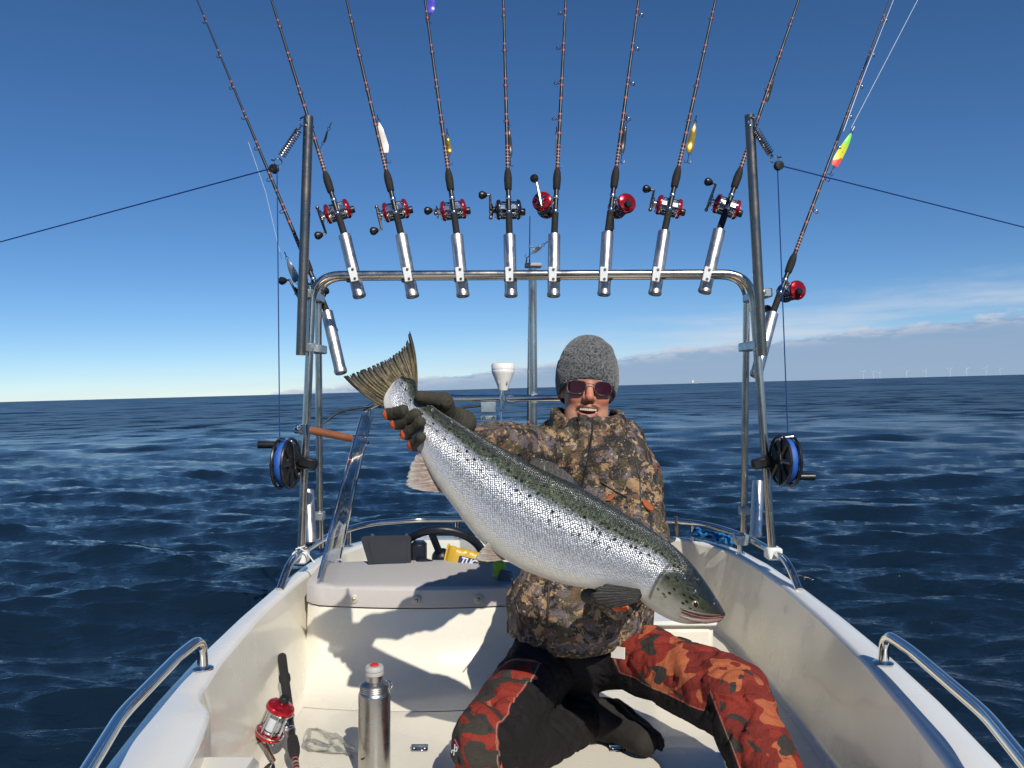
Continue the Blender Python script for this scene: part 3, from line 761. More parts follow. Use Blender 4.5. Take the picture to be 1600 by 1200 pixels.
# outrigger masts
for side in (-1, 1):
    if side < 0: T_, B_ = P(482, 182, 3.13), P(470, 555, 3.13)
    else: T_, B_ = P(1171, 180, 3.13), P(1191, 556, 3.13)
    ms = thing('outrigger_mast', ('steel outrigger mast tube with hanging spring at the left end of the rack' if side < 0 else 'steel outrigger mast tube with hanging spring at the right end of the rack'), 'mast', B_, 'outrigger masts')
    b = MB(); b.pipe(B_, T_, 0.0185, 0.0165, 18); b.build('mast_tube', M['dull_steel'], ms)
    if side < 0: pts = [(474, 190), (467, 203), (440, 244), (428, 264)]
    else: pts = [(1176, 190), (1181, 203), (1204, 240), (1217, 259)]
    r0, s0, s1, pu = [P(*q, 3.11) for q in pts]
    b = MB(); b.torus(r0, (0.2, 1, 0.1), 0.016, 0.0028, 22, 6); b.build('ring', M['chrome'], ms)
    t = (s1 - s0); L = t.length; m = frame_to(s0, s1)
    turns, n = 12, 12 * 12
    b = MB(); b.tube([m @ Vector((0.0125 * math.cos(i / n * turns * 2 * math.pi), 0.0125 * math.sin(i / n * turns * 2 * math.pi), L * i / n)) for i in range(n + 1)], 0.0026, 6)
    b.tube([r0 + (s0 - r0).normalized() * 0.014, s0], 0.003, 6); b.build('spring', M['dull_steel'], ms)
    mid = s1.lerp(pu, 0.45)
    b = MB(); b.torus(mid, (0.3 * side, 1, 0.2), 0.013, 0.0028, 18, 6); b.torus(s1, (1, 0.4, 0), 0.008, 0.0025, 14, 6); b.tube([mid + Vector((side * 0.01, 0, 0.004)), mid + Vector((side * 0.026, 0, 0.008))], 0.003, 6); b.build('shackle', M['chrome'], ms)
    mm = Matrix.Translation(pu) @ Matrix.Rotation(R(90), 4, 'X') @ Matrix.Rotation(R(12 * side), 4, 'Y')
    b = MB(); b.lathe([(0.004, -0.011), (0.0165, -0.010), (0.0165, -0.004), (0.012, 0.0), (0.0165, 0.004), (0.0165, 0.010), (0.005, 0.011)], 20, mm); b.torus(pu + Vector((0, -0.0105, 0)), (0, 1, 0), 0.006, 0.0018, 14, 6); b.build('pulley', M['black'], ms)
    # planer cord: out to sea, and down to the line reel
    far = P(-700 if side < 0 else 2300, 566 if side < 0 else 532, 4.2)
    near_out = P(428, 262, 3.11) if side < 0 else P(1217, 258, 3.11)
    cordreel = P(437, 682, 3.12) if side < 0 else P(1231, 680, 3.12)
    cd = thing('towing_line', ('thin blue cord running out to sea from the left mast pulley' if side < 0 else 'thin blue cord running out to sea from the right mast pulley'), 'line', near_out, 'lines out to the planer boards')
    dirn = (P(0, 378, 3.6) if side < 0 else P(1600, 355, 3.6)) - near_out
    pts = [near_out + dirn * s + Vector((0, 0, 0.035 * (s * (s - 3.2)) * 0.0)) for s in np.linspace(0, 3.5, 24)]
    b = MB(); b.tube(pts, 0.0026, 6); b.build('outer_run', M['planer_cord'], cd)
    b = MB(); b.tube([near_out + Vector((0.012, 0, -0.012)) if side < 0 else near_out + Vector((-0.005, 0, -0.012)), cordreel], 0.0022, 6); b.build('drop_run', M['planer_cord'], cd)
    # line reel on the near leg
    c = P(447, 724, 3.10) if side < 0 else P(1227, 719, 3.10)
    lr = thing('planer_reel', ('black planer reel full of blue cord on the left leg' if side < 0 else 'black planer reel full of blue cord on the right leg'), 'line reel', c, 'planer board reels')
    yaw = R(7 * side)
    base = Matrix.Translation(c) @ Matrix.Rotation(yaw, 4, 'Z') @ Matrix.Rotation(R(90 * side), 4, 'Y')
    b = MB(); b.lathe([(0.078, -0.016), (0.083, -0.010), (0.0845, 0), (0.083, 0.010), (0.078, 0.016)], 40, base); b.build('cord_coil', M['blue_line'], lr)
    for z, nm in ((-0.0195, 'flange'), (0.0195, 'flange')):
        b = MB(); cc = base @ Vector((0, 0, z)); ax = base.to_3x3() @ Vector((0, 0, 1))
        b.torus(cc, ax, 0.091, 0.0055, 44, 8)
        for k in range(8):
            a = k * math.pi / 4
            b.tube([base @ Vector((0.02 * math.cos(a), 0.02 * math.sin(a), z)), base @ Vector((0.09 * math.cos(a), 0.09 * math.sin(a), z))], 0.009, 6)
        b.lathe([(0.036, z - 0.004), (0.036, z + 0.004)], 20, base); b.lathe([(0.0795, z * 0.88 - 0.001), (0.0795, z * 0.88 + 0.001)], 36, base); b.build(nm, M['black'], lr)
    b = MB(); kn = base @ Vector((0.055 if side > 0 else -0.075, 0.02 if side < 0 else -0.02, 0.03)); ax = base.to_3x3() @ Vector((0, 0, 1))
    kn = (P(430, 695, 3.06) if side < 0 else P(1246, 745, 3.06))
    out = Vector((side, 0.0, 0)).normalized()
    b.tube([kn, kn + out * 0.062], [0.013, 0.014], 12)
    b.build('crank_knob', M['black'], lr)
    b = MB(); b.tube([c + out * 0.03, kn + out * 0.004], 0.006, 8); b.build('crank_arm', M['dull_steel'], lr)
    leg = P(470 if side < 0 else 1200, 722, 3.19)
    b = MB(); b.rbox(leg + Vector((-side * 0.035, -0.03, 0.0)), (0.07, 0.035, 0.04), 0.006, Matrix.Rotation(R(-12 * side), 3, 'Y')); b.rbox(leg + Vector((0, -0.02, 0)), (0.05, 0.04, 0.05), 0.006); b.tube([leg, c], 0.012, 10); b.build('bracket', M['black'], lr)
    b = MB(); b.tube(bend([c + out * (-0.03) + Vector((0.01, -0.02, -0.02)), c - out * 0.032 + Vector((0, -0.03, 0.085)), c + out * 0.02 + Vector((0, -0.03, 0.09)), ], 0.01), 0.003, 6); b.build('line_guide', M['chrome'], lr)

# ------------------------------------------------------------------ fishing rods
def make_rod(kind):
    rt = thing('fishing_rod', 'proto', 'fishing rod', (0, 0, 0), 'trolling rods in the rack')
    b = MB(); b.tube([(0, 0, -0.09), (0, 0, 0.092)], [0.0135, 0.0135], 14); b.build('butt_grip', M['eva'], rt)
    b = MB(); b.tube([(0, 0, 0.09), (0, 0, 0.20)], 0.0098, 14); b.build('reel_seat', M['black'], rt)
    for z in (0.098, 0.158):
        b = MB(); b.lathe([(0.0105, -0.009), (0.0122, -0.006), (0.0122, 0.006), (0.0105, 0.009)], 14, Matrix.Translation((0, 0, z))); b.build('seat_ring', M['silver'], rt)
    b = MB(); b.tube([(0, 0, 0.192), (0, 0, 0.197), (0, 0, 0.215), (0, 0, 0.24), (0, 0, 0.262), (0, 0, 0.279), (0, 0, 0.283)], [0.012, 0.0145, 0.0155, 0.0165, 0.0145, 0.0105, 0.008], 14); b.build('fore_grip', M['eva'], rt)
    b = MB(); b.tube([(0, 0, 0.28), (0, 0, 0.6), (0, 0, 1.0), (0, 0, 1.5), (0, 0, 1.92)], [0.0082, 0.0070, 0.0052, 0.0034, 0.0018], 10); b.build('blank', M['blank'], rt)
    rad = lambda z: interp(z, [0.28, 0.6, 1.0, 1.5, 1.92], [0.0082, 0.0070, 0.0052, 0.0034, 0.0018]) + 0.00055
    b, bw = MB(), MB()
    for i, z in enumerate((0.287, 0.303, 0.317, 0.331, 0.345, 0.36, 0.378)):
        (b if i % 2 == 0 else bw).tube([(0, 0, z), (0, 0, z + 0.006)], rad(z), 10)
    gz = [0.50, 0.66, 0.82, 0.98, 1.14, 1.31, 1.5, 1.7]
    for z in gz:
        for dz in (-0.014, 0.016): b.tube([(0, 0, z + dz), (0, 0, z + dz + 0.008)], rad(z) - 0.0004, 10)
    for z in (0.585, 0.43 + 0.0): b.tube([(0, 0, z), (0, 0, z + 0.010)], rad(z), 10)
    tag(b.build('thread_wraps', M['wrap'], rt), kind='stuff'); tag(bw.build('pale_wraps', M['wrap_white'], rt), kind='stuff')
    for i, z in enumerate(gz):
        r_ = interp(i, [0, 7], [0.0105, 0.005])
        b = MB(); c = Vector((0, 0.009 + r_ + 0.004, z + 0.004)); b.torus(c, (0, 0.25, 1), r_, 0.0016, 16, 5)
        b.tube([(0, 0.004, z - 0.012), c + Vector((0, -r_, 0))], 0.0013, 5); b.tube([(0, 0.004, z + 0.02), c + Vector((0, -r_, 0))], 0.0013, 5)
        b.build('line_guide', M['dull_steel'], rt)
    b = MB(); b.torus((0, 0.004, 1.922), (0, 0.5, 1), 0.004, 0.001, 12, 5); b.build('tip_ring', M['dull_steel'], rt)
    side_m, body_m = (M['red'], M['silver']) if kind == 'red' else (M['dark_reel'], M['silver'])
    c = Vector((0, 0.046, 0.128))
    b = MB(); b.rbox((0, 0.014, 0.128), (0.016, 0.012, 0.06), 0.003); b.rbox(c + Vector((0, -0.028, 0)), (0.07, 0.006, 0.02), 0.002)
    for (dy, dz) in ((0.026, 0.018), (0.028, -0.018), (-0.022, 0.024), (-0.022, -0.024), (0.0, 0.031)): b.tube([c + Vector((-0.036, dy, dz)), c + Vector((0.036, dy, dz))], 0.0036, 8)
    b.rbox(c + Vector((0, 0.004, -0.031)), (0.066, 0.03, 0.005), 0.002)
    reel = b.build('reel', M['silver'], rt)
    RX = Matrix.Rotation(R(90), 4, 'Y')
    b = MB(); b.lathe([(0.027, -0.032), (0.030, -0.031), (0.030, -0.028), (0.018, -0.025), (0.017, 0.025), (0.030, 0.028), (0.030, 0.031), (0.027, 0.032)], 28, Matrix.Translation(c) @ RX); b.build('spool', M['silver'], reel)
    b = MB(); b.lathe([(0.0225, -0.024), (0.0235, 0), (0.0225, 0.024)], 24, Matrix.Translation(c) @ RX); b.build('wound_line', M['mono'] if kind == 'red' else M['dark_reel'], reel)
    for s in (-1, 1):
        b = MB(); m = Matrix.Translation(c + Vector((s * 0.036, 0, 0))) @ Matrix.Rotation(R(90 * s), 4, 'Y')
        b.lathe([(0.0395, -0.003), (0.0405, 0.001), (0.0400, 0.006), (0.0375, 0.011), (0.030, 0.0145), (0.018, 0.017), (0.0001, 0.018)], 32, m)
        for k in range(3):
            a = 0.6 + k * 2.094; b.sphere(m @ Vector((0.029 * math.cos(a), 0.029 * math.sin(a), 0.0148)), 0.003, 6)
        b.build('side_plate', side_m, reel)
        b = MB(); b.torus(c + Vector((s * 0.0345, 0, 0)), (1, 0, 0), 0.0385, 0.0024, 32, 6); b.build('chrome_ring', M['chrome'], reel)
    b = MB(); m = Matrix.Translation(c + Vector((0.052, -0.004, -0.012))) @ RX; b.lathe([(0.0145, 0), (0.0145, 0.012), (0.012, 0.016)], 18, m); b.build('brake_cap', M['black'], reel)
    b = MB(); m = Matrix.Translation(c + Vector((-0.054, 0, 0))) @ Matrix.Rotation(R(-90), 4, 'Y')
    b.lathe([(0.013, 0), (0.013, 0.010), (0.008, 0.014), (0.005, 0.022)], 16, m)
    for k in range(5):
        a = k * 1.2566; b.tube([m @ Vector((0, 0, 0.009)), m @ Vector((0.026 * math.cos(a), 0.026 * math.sin(a), 0.012))], [0.005, 0.0032], 6)
    b.build('star_drag', M['black'] if kind != 'red' else M['silver'], reel)
    h0 = c + Vector((-0.072, 0, 0)); ang = 0.5
    dv = Vector((0, -math.sin(ang), -math.cos(ang)))
    b = MB(); b.tube([h0 - dv * 0.036, h0, h0 + dv * 0.072], [0.0045, 0.0062, 0.0045], 8); b.tube([h0 + dv * 0.07, h0 + dv * 0.07 + Vector((-0.022, 0, 0))], 0.004, 8); b.sphere(h0 - dv * 0.036, 0.008, 10); b.build('crank', M['dull_steel'], reel)
    b = MB(); m = Matrix.Translation(h0 + dv * 0.07 + Vector((-0.012, 0, 0))) @ Matrix.Rotation(R(-90), 4, 'Y'); b.lathe([(0.005, 0), (0.011, 0.006), (0.0165, 0.018), (0.0165, 0.026), (0.010, 0.034), (0.0001, 0.036)], 14, m); b.build('knob', M['black'], reel)
    return rt
rod_red, rod_dark = make_rod('red'), make_rod('dark')
used = {rod_red: False, rod_dark: False}
def place_rod(proto, A, B, twist, label, spin=None, away=Vector((0, 1, 0)), roll=None):
    o = copy_tree(proto) if used[proto] else proto
    used[proto] = True
    o.matrix_basis = frame_to(A, B, away) @ Matrix.Rotation(R(twist), 4, 'Z')
    o['label'] = label
    if spin is not None:
        # turn the crank so it stops where it stands in the photograph
        for rl in kids(o):
            if rl.name.startswith('reel.') or rl.name == 'reel':
                for k in kids(rl):
                    if k.name.split('.')[0] in ('crank', 'knob'):
                        c = Vector((-0.072, 0.046, 0.128))
                        k.matrix_basis = Matrix.Translation(c) @ Matrix.Rotation(R(spin), 4, 'X') @ Matrix.Translation(-c)
    return o
spec = [('red', 6, 60, 'rod first from the left on the overhead bar, red reel, behind the left mast'),
        ('red', 4, 20, 'rod second from the left on the overhead bar, red reel, beside the white spoon'),
        ('red', 3, 150, 'rod third from the left on the overhead bar, red reel, beside a small gold spoon'),
        ('dark', 2, 200, 'rod fourth from the left on the overhead bar, with the dark silver reel'),
        ('red', 72, 195, 'rod fifth on the overhead bar, red reel swung to its left with crank facing forward'),
        ('red', -68, 40, 'rod sixth on the overhead bar, round red reel face swung to its right'),
        ('red', -4, 190, 'rod seventh on the overhead bar, red reel, beside the larger gold spoon'),
        ('red', -6, 230, 'rod at the right end of the overhead bar, glinting red reel, behind the right mast')]
for i, (kd, tw_, sp_, lab) in enumerate(spec):
    a = HOLD[i][0]
    place_rod(rod_red if kd == 'red' else rod_dark, d_lean(*a), d_lean(*RODTOP[i]), tw_, lab, sp_)
kL = 0.2
place_rod(rod_dark, LH[0], d_lean(308, 0, 3.46, 1.6, 0.2), 40, 'slanting rod outside the left mast, dark silver reel, in the left side holder', 200)
place_rod(rod_red, RH[0], d_lean(1390, 0, 3.46, 1.6, 0.2), -72, 'slanting rod outside the right mast, red reel, in the right side holder', 20)
# rod lying against the left side of the console, tip towards the bow
A = P(449, 1092, 2.46); B = P(463, 1200, 2.16)
fr = place_rod(rod_red, A, B, 0, 'rod lying in the bottom left corner of the deck, red reel, grip upward', 228, away=Vector((-0.85, -0.55, 0.35)))
del fr['group']
for k in kids(fr):
    if k.name.split('.')[0] == 'butt_grip':
        b = MB(); b.tube([(0, 0, -0.25), (0, 0, -0.245), (0, 0, -0.13), (0, 0, -0.125), (0, 0, -0.105), (0, 0, -0.10), (0, 0, 0.092)], [0.0115, 0.0145, 0.0135, 0.0175, 0.0175, 0.0135, 0.0135], 14)
        tmp = b.build('butt_grip', M['eva']); k.data = tmp.data; bpy.data.objects.remove(tmp)
# light rod standing at the stern beside the centre pole
A, B = P(825, 690, 3.9), P(828, 338, 3.98)
lt = thing('light_rod', 'thin spinning rod standing upright beside the centre pole at the stern', 'fishing rod', A)
b = MB(); b.tube([A, B], [0.0065, 0.0022], 8); b.build('blank', M['blank'], lt)
b = MB(); b.tube([A, A + Vector((0, 0, -0.3))], 0.012, 10); b.build('grip', M['eva'], lt)
b, g_ = MB(), MB()
for t in (0.08, 0.18, 0.30, 0.44, 0.58, 0.72, 0.86):
    q = A.lerp(B, t); b.tube([q, q + (B - A).normalized() * 0.012], 0.0066 - 0.004 * t + 0.0008, 8); g_.torus(q + Vector((0.012, 0, 0)), (0, 0.3, 1), 0.007 - 0.003 * t, 0.0012, 12, 5)
tag(b.build('thread_wraps', M['wrap'], lt), kind='stuff'); tag(g_.build('line_guides', M['dull_steel'], lt), kind='stuff')
# centre pole with a flat cap
A, B = P(834, 700, 3.70), P(832, 419, 3.70)
cp = thing('light_pole', 'upright steel pole with pale cap behind the middle of the rack bar', 'pole', A)
b = MB(); b.tube([A + Vector((0, 0, -0.55)), B], 0.019, 18); b.build('pole', M['steel'], cp)
b = MB(); b.rbox(P(833, 415, 3.70), (0.075, 0.07, 0.016), 0.004); b.tube([P(822, 412, 3.70), P(823, 404, 3.70)], 0.004, 6); b.build('cap', M['greycap'], cp)
b = MB(); b.rbox(P(834, 622, 3.68), (0.034, 0.06, 0.046), 0.005); b.build('clamp', M['zinc'], cp)
# white funnel shaped sensor on the windscreen rail
c = P(786, 622, 3.42)
gs = thing('antenna', 'white funnel shaped antenna head on the windscreen rail left of the man', 'antenna', c)
b = MB(); b.lathe([(0.016, 0.030), (0.019, 0.032), (0.026, 0.055), (0.045, 0.102), (0.047, 0.108), (0.047, 0.116), (0.0458, 0.118), (0.048, 0.119), (0.048, 0.136), (0.044, 0.142), (0.02, 0.145), (0.0001, 0.145)], 32, Matrix.Translation(c)); b.build('head', M['white'], gs)
b = MB()
for a in (-2.2, -1.0, 0.6, 2.2):
    v = Vector((math.cos(a), math.sin(a), 0)); b.sphere(c + v * 0.0285 + Vector((0, 0, 0.068)), 0.011, 10, (0.5, 0.5, 1.3))
b.build('vent_slots', M['greycap'], gs)
b = MB(); b.tube([c + Vector((0, 0, -0.045)), c + Vector((0, 0, 0.032))], 0.009, 10); b.lathe([(0.018, -0.012), (0.018, 0.012)], 14, Matrix.Translation(c)); b.build('stem', M['chrome'], gs)

# ------------------------------------------------------------------ lures and lines
def spoon(px0, py0, px1, py1, width, mat, label, d=3.34, hooks=True, yaw=0, parts=None, solve=True):
    f_ = (lambda x, y: d_lean(x, y, d, 1.9, 0.2)) if solve else (lambda x, y: P(x, y, d))
    A, B = f_(px1, py1), f_(px0, py0)
    L = (B - A).length
    t = thing('fishing_spoon', label, 'lure', A, 'trolling spoons')
    m = frame_to(A, B) @ Matrix.Rotation(R(yaw), 4, 'Z')
    rows = []
    for i in range(15):
        s = i / 14; w = width * (max(0.0, math.sin(math.pi * min(1, 0.06 + 0.94 * s) ** 0.62)) ** 0.62) * 0.5 + 0.0008
        rows.append([m @ Vector((w * k, 0.006 * math.sin(s * 6) + 0.006 * k * k * (w / width), L * s)) for k in (-1, -0.6, 0, 0.6, 1)])
    b = MB(); b.grid(rows); b.grid([[p + (m.to_3x3() @ Vector((0, 0.0022, 0))) for p in r_] for r_ in rows], True)
    b.grid([[r_[0] for r_ in rows], [r_[0] + (m.to_3x3() @ Vector((0, 0.0022, 0))) for r_ in rows]], True); b.grid([[r_[-1] for r_ in rows], [r_[-1] + (m.to_3x3() @ Vector((0, 0.0022, 0))) for r_ in rows]])
    b.build('spoon_blade', mat, t)
    b = MB(); b.torus(B + (B - A).normalized() * 0.006, (0, 1, 0), 0.006, 0.0012, 12, 5); b.tube([B + (B - A).normalized() * 0.01, B + (B - A).normalized() * 0.035], 0.0022, 6); b.build('swivel', M['hook'], t)
    if hooks:
        b = MB(); dn = (A - B).normalized()
        b.torus(A + dn * 0.005, (0, 1, 0), 0.005, 0.001, 12, 5); q = A + dn * 0.008; e = q + dn * 0.03
        b.tube([q, e], 0.0014, 5)
        for k in range(3):
            a = k * 2.094 + 0.4; u = m.to_3x3() @ Vector((math.cos(a), math.sin(a), 0))
            b.tube(bend([e - dn * 0.004, e + dn * 0.008, e + dn * 0.008 + u * 0.014, e - dn * 0.006 + u * 0.015], 0.008, 4), [0.0013] * 11 + [0.0004] * 1 if False else 0.0012, 5)
        b.build('treble_hook', M['hook'], t)
    return t
spoon(592, 191, 602, 239, 0.034, M['white_spoon'], 'white spoon lure hanging against the second rod of the bar')
spoon(699, 213, 701, 241, 0.022, M['gold'], 'small gold spoon lure hanging against the third rod of the bar')
spoon(795, 199, 797, 243, 0.020, M['dark_spoon'], 'slim black spoon lure hanging against the rod with dark reel')
spoon(870, 210, 872, 246, 0.022, M['grey_spoon'], 'grey spoon lure hanging against the fifth rod of the bar', d=3.38)
spoon(978, 192, 972, 238, 0.020, M['dark_spoon'], 'dark spoon lure hanging against the sixth rod of the bar')
spoon(1086, 192, 1077, 238, 0.030, M['gold'], 'large gold spoon lure hanging against the seventh rod of the bar')
spoon(1209, 118, 1198, 158, 0.018, M['dark_spoon'], 'slim dark spoon lure high on the rod behind the right mast', hooks=False)
spoon(1330, 208, 1304, 259, 0.034, M['neon'], 'neon green, yellow and red spoon hanging right of the right mast', d=3.5)
spoon(676, -12, 672, 20, 0.030, M['violet'], 'violet blue spoon lure at the top edge, high on the third rod')
spoon(449, 405, 463, 440, 0.030, M['grey_spoon'], 'silver spoon lure beside the reel outside the left mast', d=3.5)
spoon(513, 203, 505, 222, 0.008, M['hook'], 'bare dark hook rig on the rod behind the left mast')
spoon(847, 384, 834, 394, 0.022, M['grey_spoon'], 'little silver spinner hanging in front of the sky beside the centre pole', d=3.9, yaw=20)
ln = thing('fishing_line', 'pale line running from the top edge down to the neon spoon', 'fishing line', d_lean(1330, 200, 3.5, 1.9, 0.2), 'loose fishing lines')
b = MB(); b.tube([d_lean(1330, 200, 3.5, 1.9, 0.2), d_lean(1440, -12, 3.5, 1.9, 0.2)], 0.0014, 5); b.build('strand', M['mono'], ln)
ln = thing('fishing_line', 'pale line hanging down beside the rod outside the left mast', 'fishing line', P(440, 400, 3.5), 'loose fishing lines')
b = MB(); b.tube([P(388, 222, 3.6), P(415, 300, 3.55), P(440, 405, 3.5)], 0.0009, 5); b.build('strand', M['mono'], ln)
ln = thing('fishing_line', 'pale line running close along the rod outside the right mast', 'fishing line', P(1318, 190, 3.55), 'loose fishing lines')
b = MB(); b.tube([P(1318, 205, 3.55), P(1345, 130, 3.6), P(1398, -5, 3.7)], 0.0009, 5); b.build('strand', M['mono'], ln)

# blue mooring rope on the stern quarter
t = thing('mooring_rope', 'coiled bright blue rope lying on the stern corner by the rail', 'rope', gpt(3.74, 1, 0.03, 0.01))
b = MB(); pts = []
for i in range(150):
    a = i * 0.42; k = i / 150
    c = gpt(3.86 - 0.2 * k, 1, 0.055 - 0.03 * k, 0.022)
    pts.append(c + Vector((0.035 * math.cos(a) * (0.6 + 0.4 * math.sin(i * 0.9)), 0.05 * math.sin(a * 0.93), 0.014 * math.sin(a * 1.7) + 0.012)))
b.tube(pts, 0.0075, 7); b.build('coil', M['rope'], t)

# ------------------------------------------------------------------ things on the dash and deck
# cracker packet lying on the dash
c = P(732, 876, 3.18)
t = thing('cracker_packet', 'yellow cracker packet with navy logo on the dash behind the fin', 'packet', c)
rot = Matrix.Rotation(R(13), 3, 'Y') @ Matrix.Rotation(R(-12), 3, 'X')
rows = []; gq = random.Random(5)
for i in range(33):
    u_ = i / 32 * 2 - 1; e_ = max(0.06, (1 - abs(u_) ** 7)) if abs(u_) < 0.93 else 0.06
    hgt_ = 0.040 if abs(u_) < 0.93 else 0.041 + 0.003 * (i % 2)
    row = []
    for k in range(25):
        a = 2 * math.pi * (k % 24) / 24; ca, sa = math.cos(a), math.sin(a)
        wr = 1 + 0.035 * math.sin(u_ * 23 + 3 * a) + 0.03 * math.sin(u_ * 9 - 2 * a)
        row.append(c + rot @ Vector((u_ * 0.092, 0.028 * e_ * wr * math.copysign(abs(ca) ** 0.55, ca), hgt_ * wr * math.copysign(abs(sa) ** 0.55, sa))))
    rows.append(row)
b = MB(); b.grid(rows); pk = b.build('wrapper', M['yellow'], t, 60)
b = MB(); b.rbox(c + rot @ Vector((0.0, -0.0315, -0.004)), (0.074, 0.003, 0.030), 0.001, rot); b.build('logo_panel', M['navy'], t)
cu = bpy.data.curves.new('logo_text', 'FONT'); cu.body = 'TUC'; cu.size = 0.030; cu.shear = 0.25; cu.extrude = 0.0006; cu.offset = 0.0012; cu.align_x = 'CENTER'; cu.align_y = 'CENTER'
cu.materials.append(M['ink'])
tmp = bpy.data.objects.new('logo_text', cu); col.objects.link(tmp)
me_ = bpy.data.meshes.new_from_object(tmp.evaluated_get(bpy.context.evaluated_depsgraph_get())); bpy.data.objects.remove(tmp)
to = bpy.data.objects.new('logo_text', me_); col.objects.link(to); to.parent = t
to.matrix_basis = Matrix.Translation(rot @ Vector((0.0, -0.0340, -0.004))) @ rot.to_4x4() @ Matrix.Rotation(R(90), 4, 'X')
# lime and slate glove
c = P(783, 893, 3.02)
t = thing('bait_pouch', 'lime green pouch with slate flap on the console corner beside the jacket', 'pouch', c)
b = MB(); b.rbox(P(781, 889, 3.03), (0.045, 0.03, 0.06), 0.010, Matrix.Rotation(R(-12), 3, 'Y')); b.rbox(P(774, 901, 3.03), (0.02, 0.02, 0.018), 0.006); b.build('pouch_body', M['lime'], t)
b = MB(); b.rbox(P(789, 903, 3.00), (0.05, 0.02, 0.055), 0.008, Matrix.Rotation(R(14), 3, 'Y')); b.build('flap', M['slate'], t)
# vacuum flask
c = P(585, 1224, 2.2); c.z = FLOOR + 0.0075
t = thing('vacuum_flask', 'brushed steel vacuum flask with grey stopper standing on the deck', 'flask', c)
b = MB(); b.lathe([(0.038, 0.0), (0.0415, 0.003), (0.042, 0.01), (0.042, 0.225), (0.0405, 0.232), (0.036, 0.236)], 40, Matrix.Translation(c)); b.build('body', M['thermos'], t)
b = MB(); b.lathe([(0.0372, 0.234), (0.0372, 0.252), (0.0335, 0.256), (0.030, 0.257), (0.0225, 0.262), (0.0225, 0.278)], 36, Matrix.Translation(c))
for z in (0.239, 0.244, 0.249): b.torus(c + Vector((0, 0, z)), (0, 0, 1), 0.0374, 0.0012, 36, 5)
b.build('neck', M['thermos'], t)
b = MB(); b.lathe([(0.022, 0.276), (0.0245, 0.278), (0.0245, 0.286), (0.022, 0.2875), (0.0245, 0.289), (0.0245, 0.296), (0.0215, 0.301), (0.0001, 0.302)], 32, Matrix.Translation(c)); st = b.build('stopper', M['greycap'], t)
b = MB(); b.lathe([(0.0115, 0.300), (0.0115, 0.3045), (0.009, 0.306), (0.0001, 0.306)], 24, Matrix.Translation(c)); b.build('button', M['redcap'], st)
b = MB(); b.torus(c + Vector((0.036, 0, 0.250)), (0.2, 1, 0), 0.011, 0.0018, 20, 6); b.build('strap_ring', M['chrome'], t)
b = MB(); b.box(c + Vector((-0.022, -0.0365, 0.072)), (0.014, 0.002, 0.004), Matrix.Rotation(R(30), 3, 'Z')); b.build('print', M['black'], t)
# crushed clear bottle
A, B = P(478, 1148, 2.40), P(552, 1160, 2.34); A.z = FLOOR + 0.036; B.z = FLOOR + 0.022
t = thing('plastic_bottle', 'crushed clear plastic bottle lying on the deck behind the flask', 'bottle', A)
m = frame_to(A, B); rows = []
g = random.Random(3)
prof = [(0.0, 0.006), (0.004, 0.026), (0.02, 0.032), (0.05, 0.030), (0.07, 0.026), (0.09, 0.030), (0.11, 0.022), (0.128, 0.013), (0.14, 0.0125), (0.15, 0.013), (0.155, 0.0125)]
L = (B - A).length / 0.155
ph = [g.uniform(0, 6.28) for _ in range(8)]
for i, (z, r_) in enumerate(prof):
    row = []
    for k in range(25):
        a = 2 * math.pi * (k % 24) / 24
        f = 1 + 0.22 * math.sin(3 * a + ph[i % 8]) * (1 if 1 < i < 7 else 0) + 0.12 * math.sin(5 * a + i)* (1 if 1 < i < 7 else 0)
        row.append(m @ Vector((r_ * f * math.cos(a), r_ * 0.8 * f * math.sin(a), z * L)))
    rows.append(row)
b = MB(); b.grid(rows); bo = b.build('shell', M['pet'], t)
b = MB()
for z in (0.140, 0.145, 0.150): b.torus(m @ Vector((0, 0, z * L)), m.to_3x3() @ Vector((0, 0, 1)), 0.0138, 0.0011, 18, 5)
b.build('neck_thread', M['pet'], t)
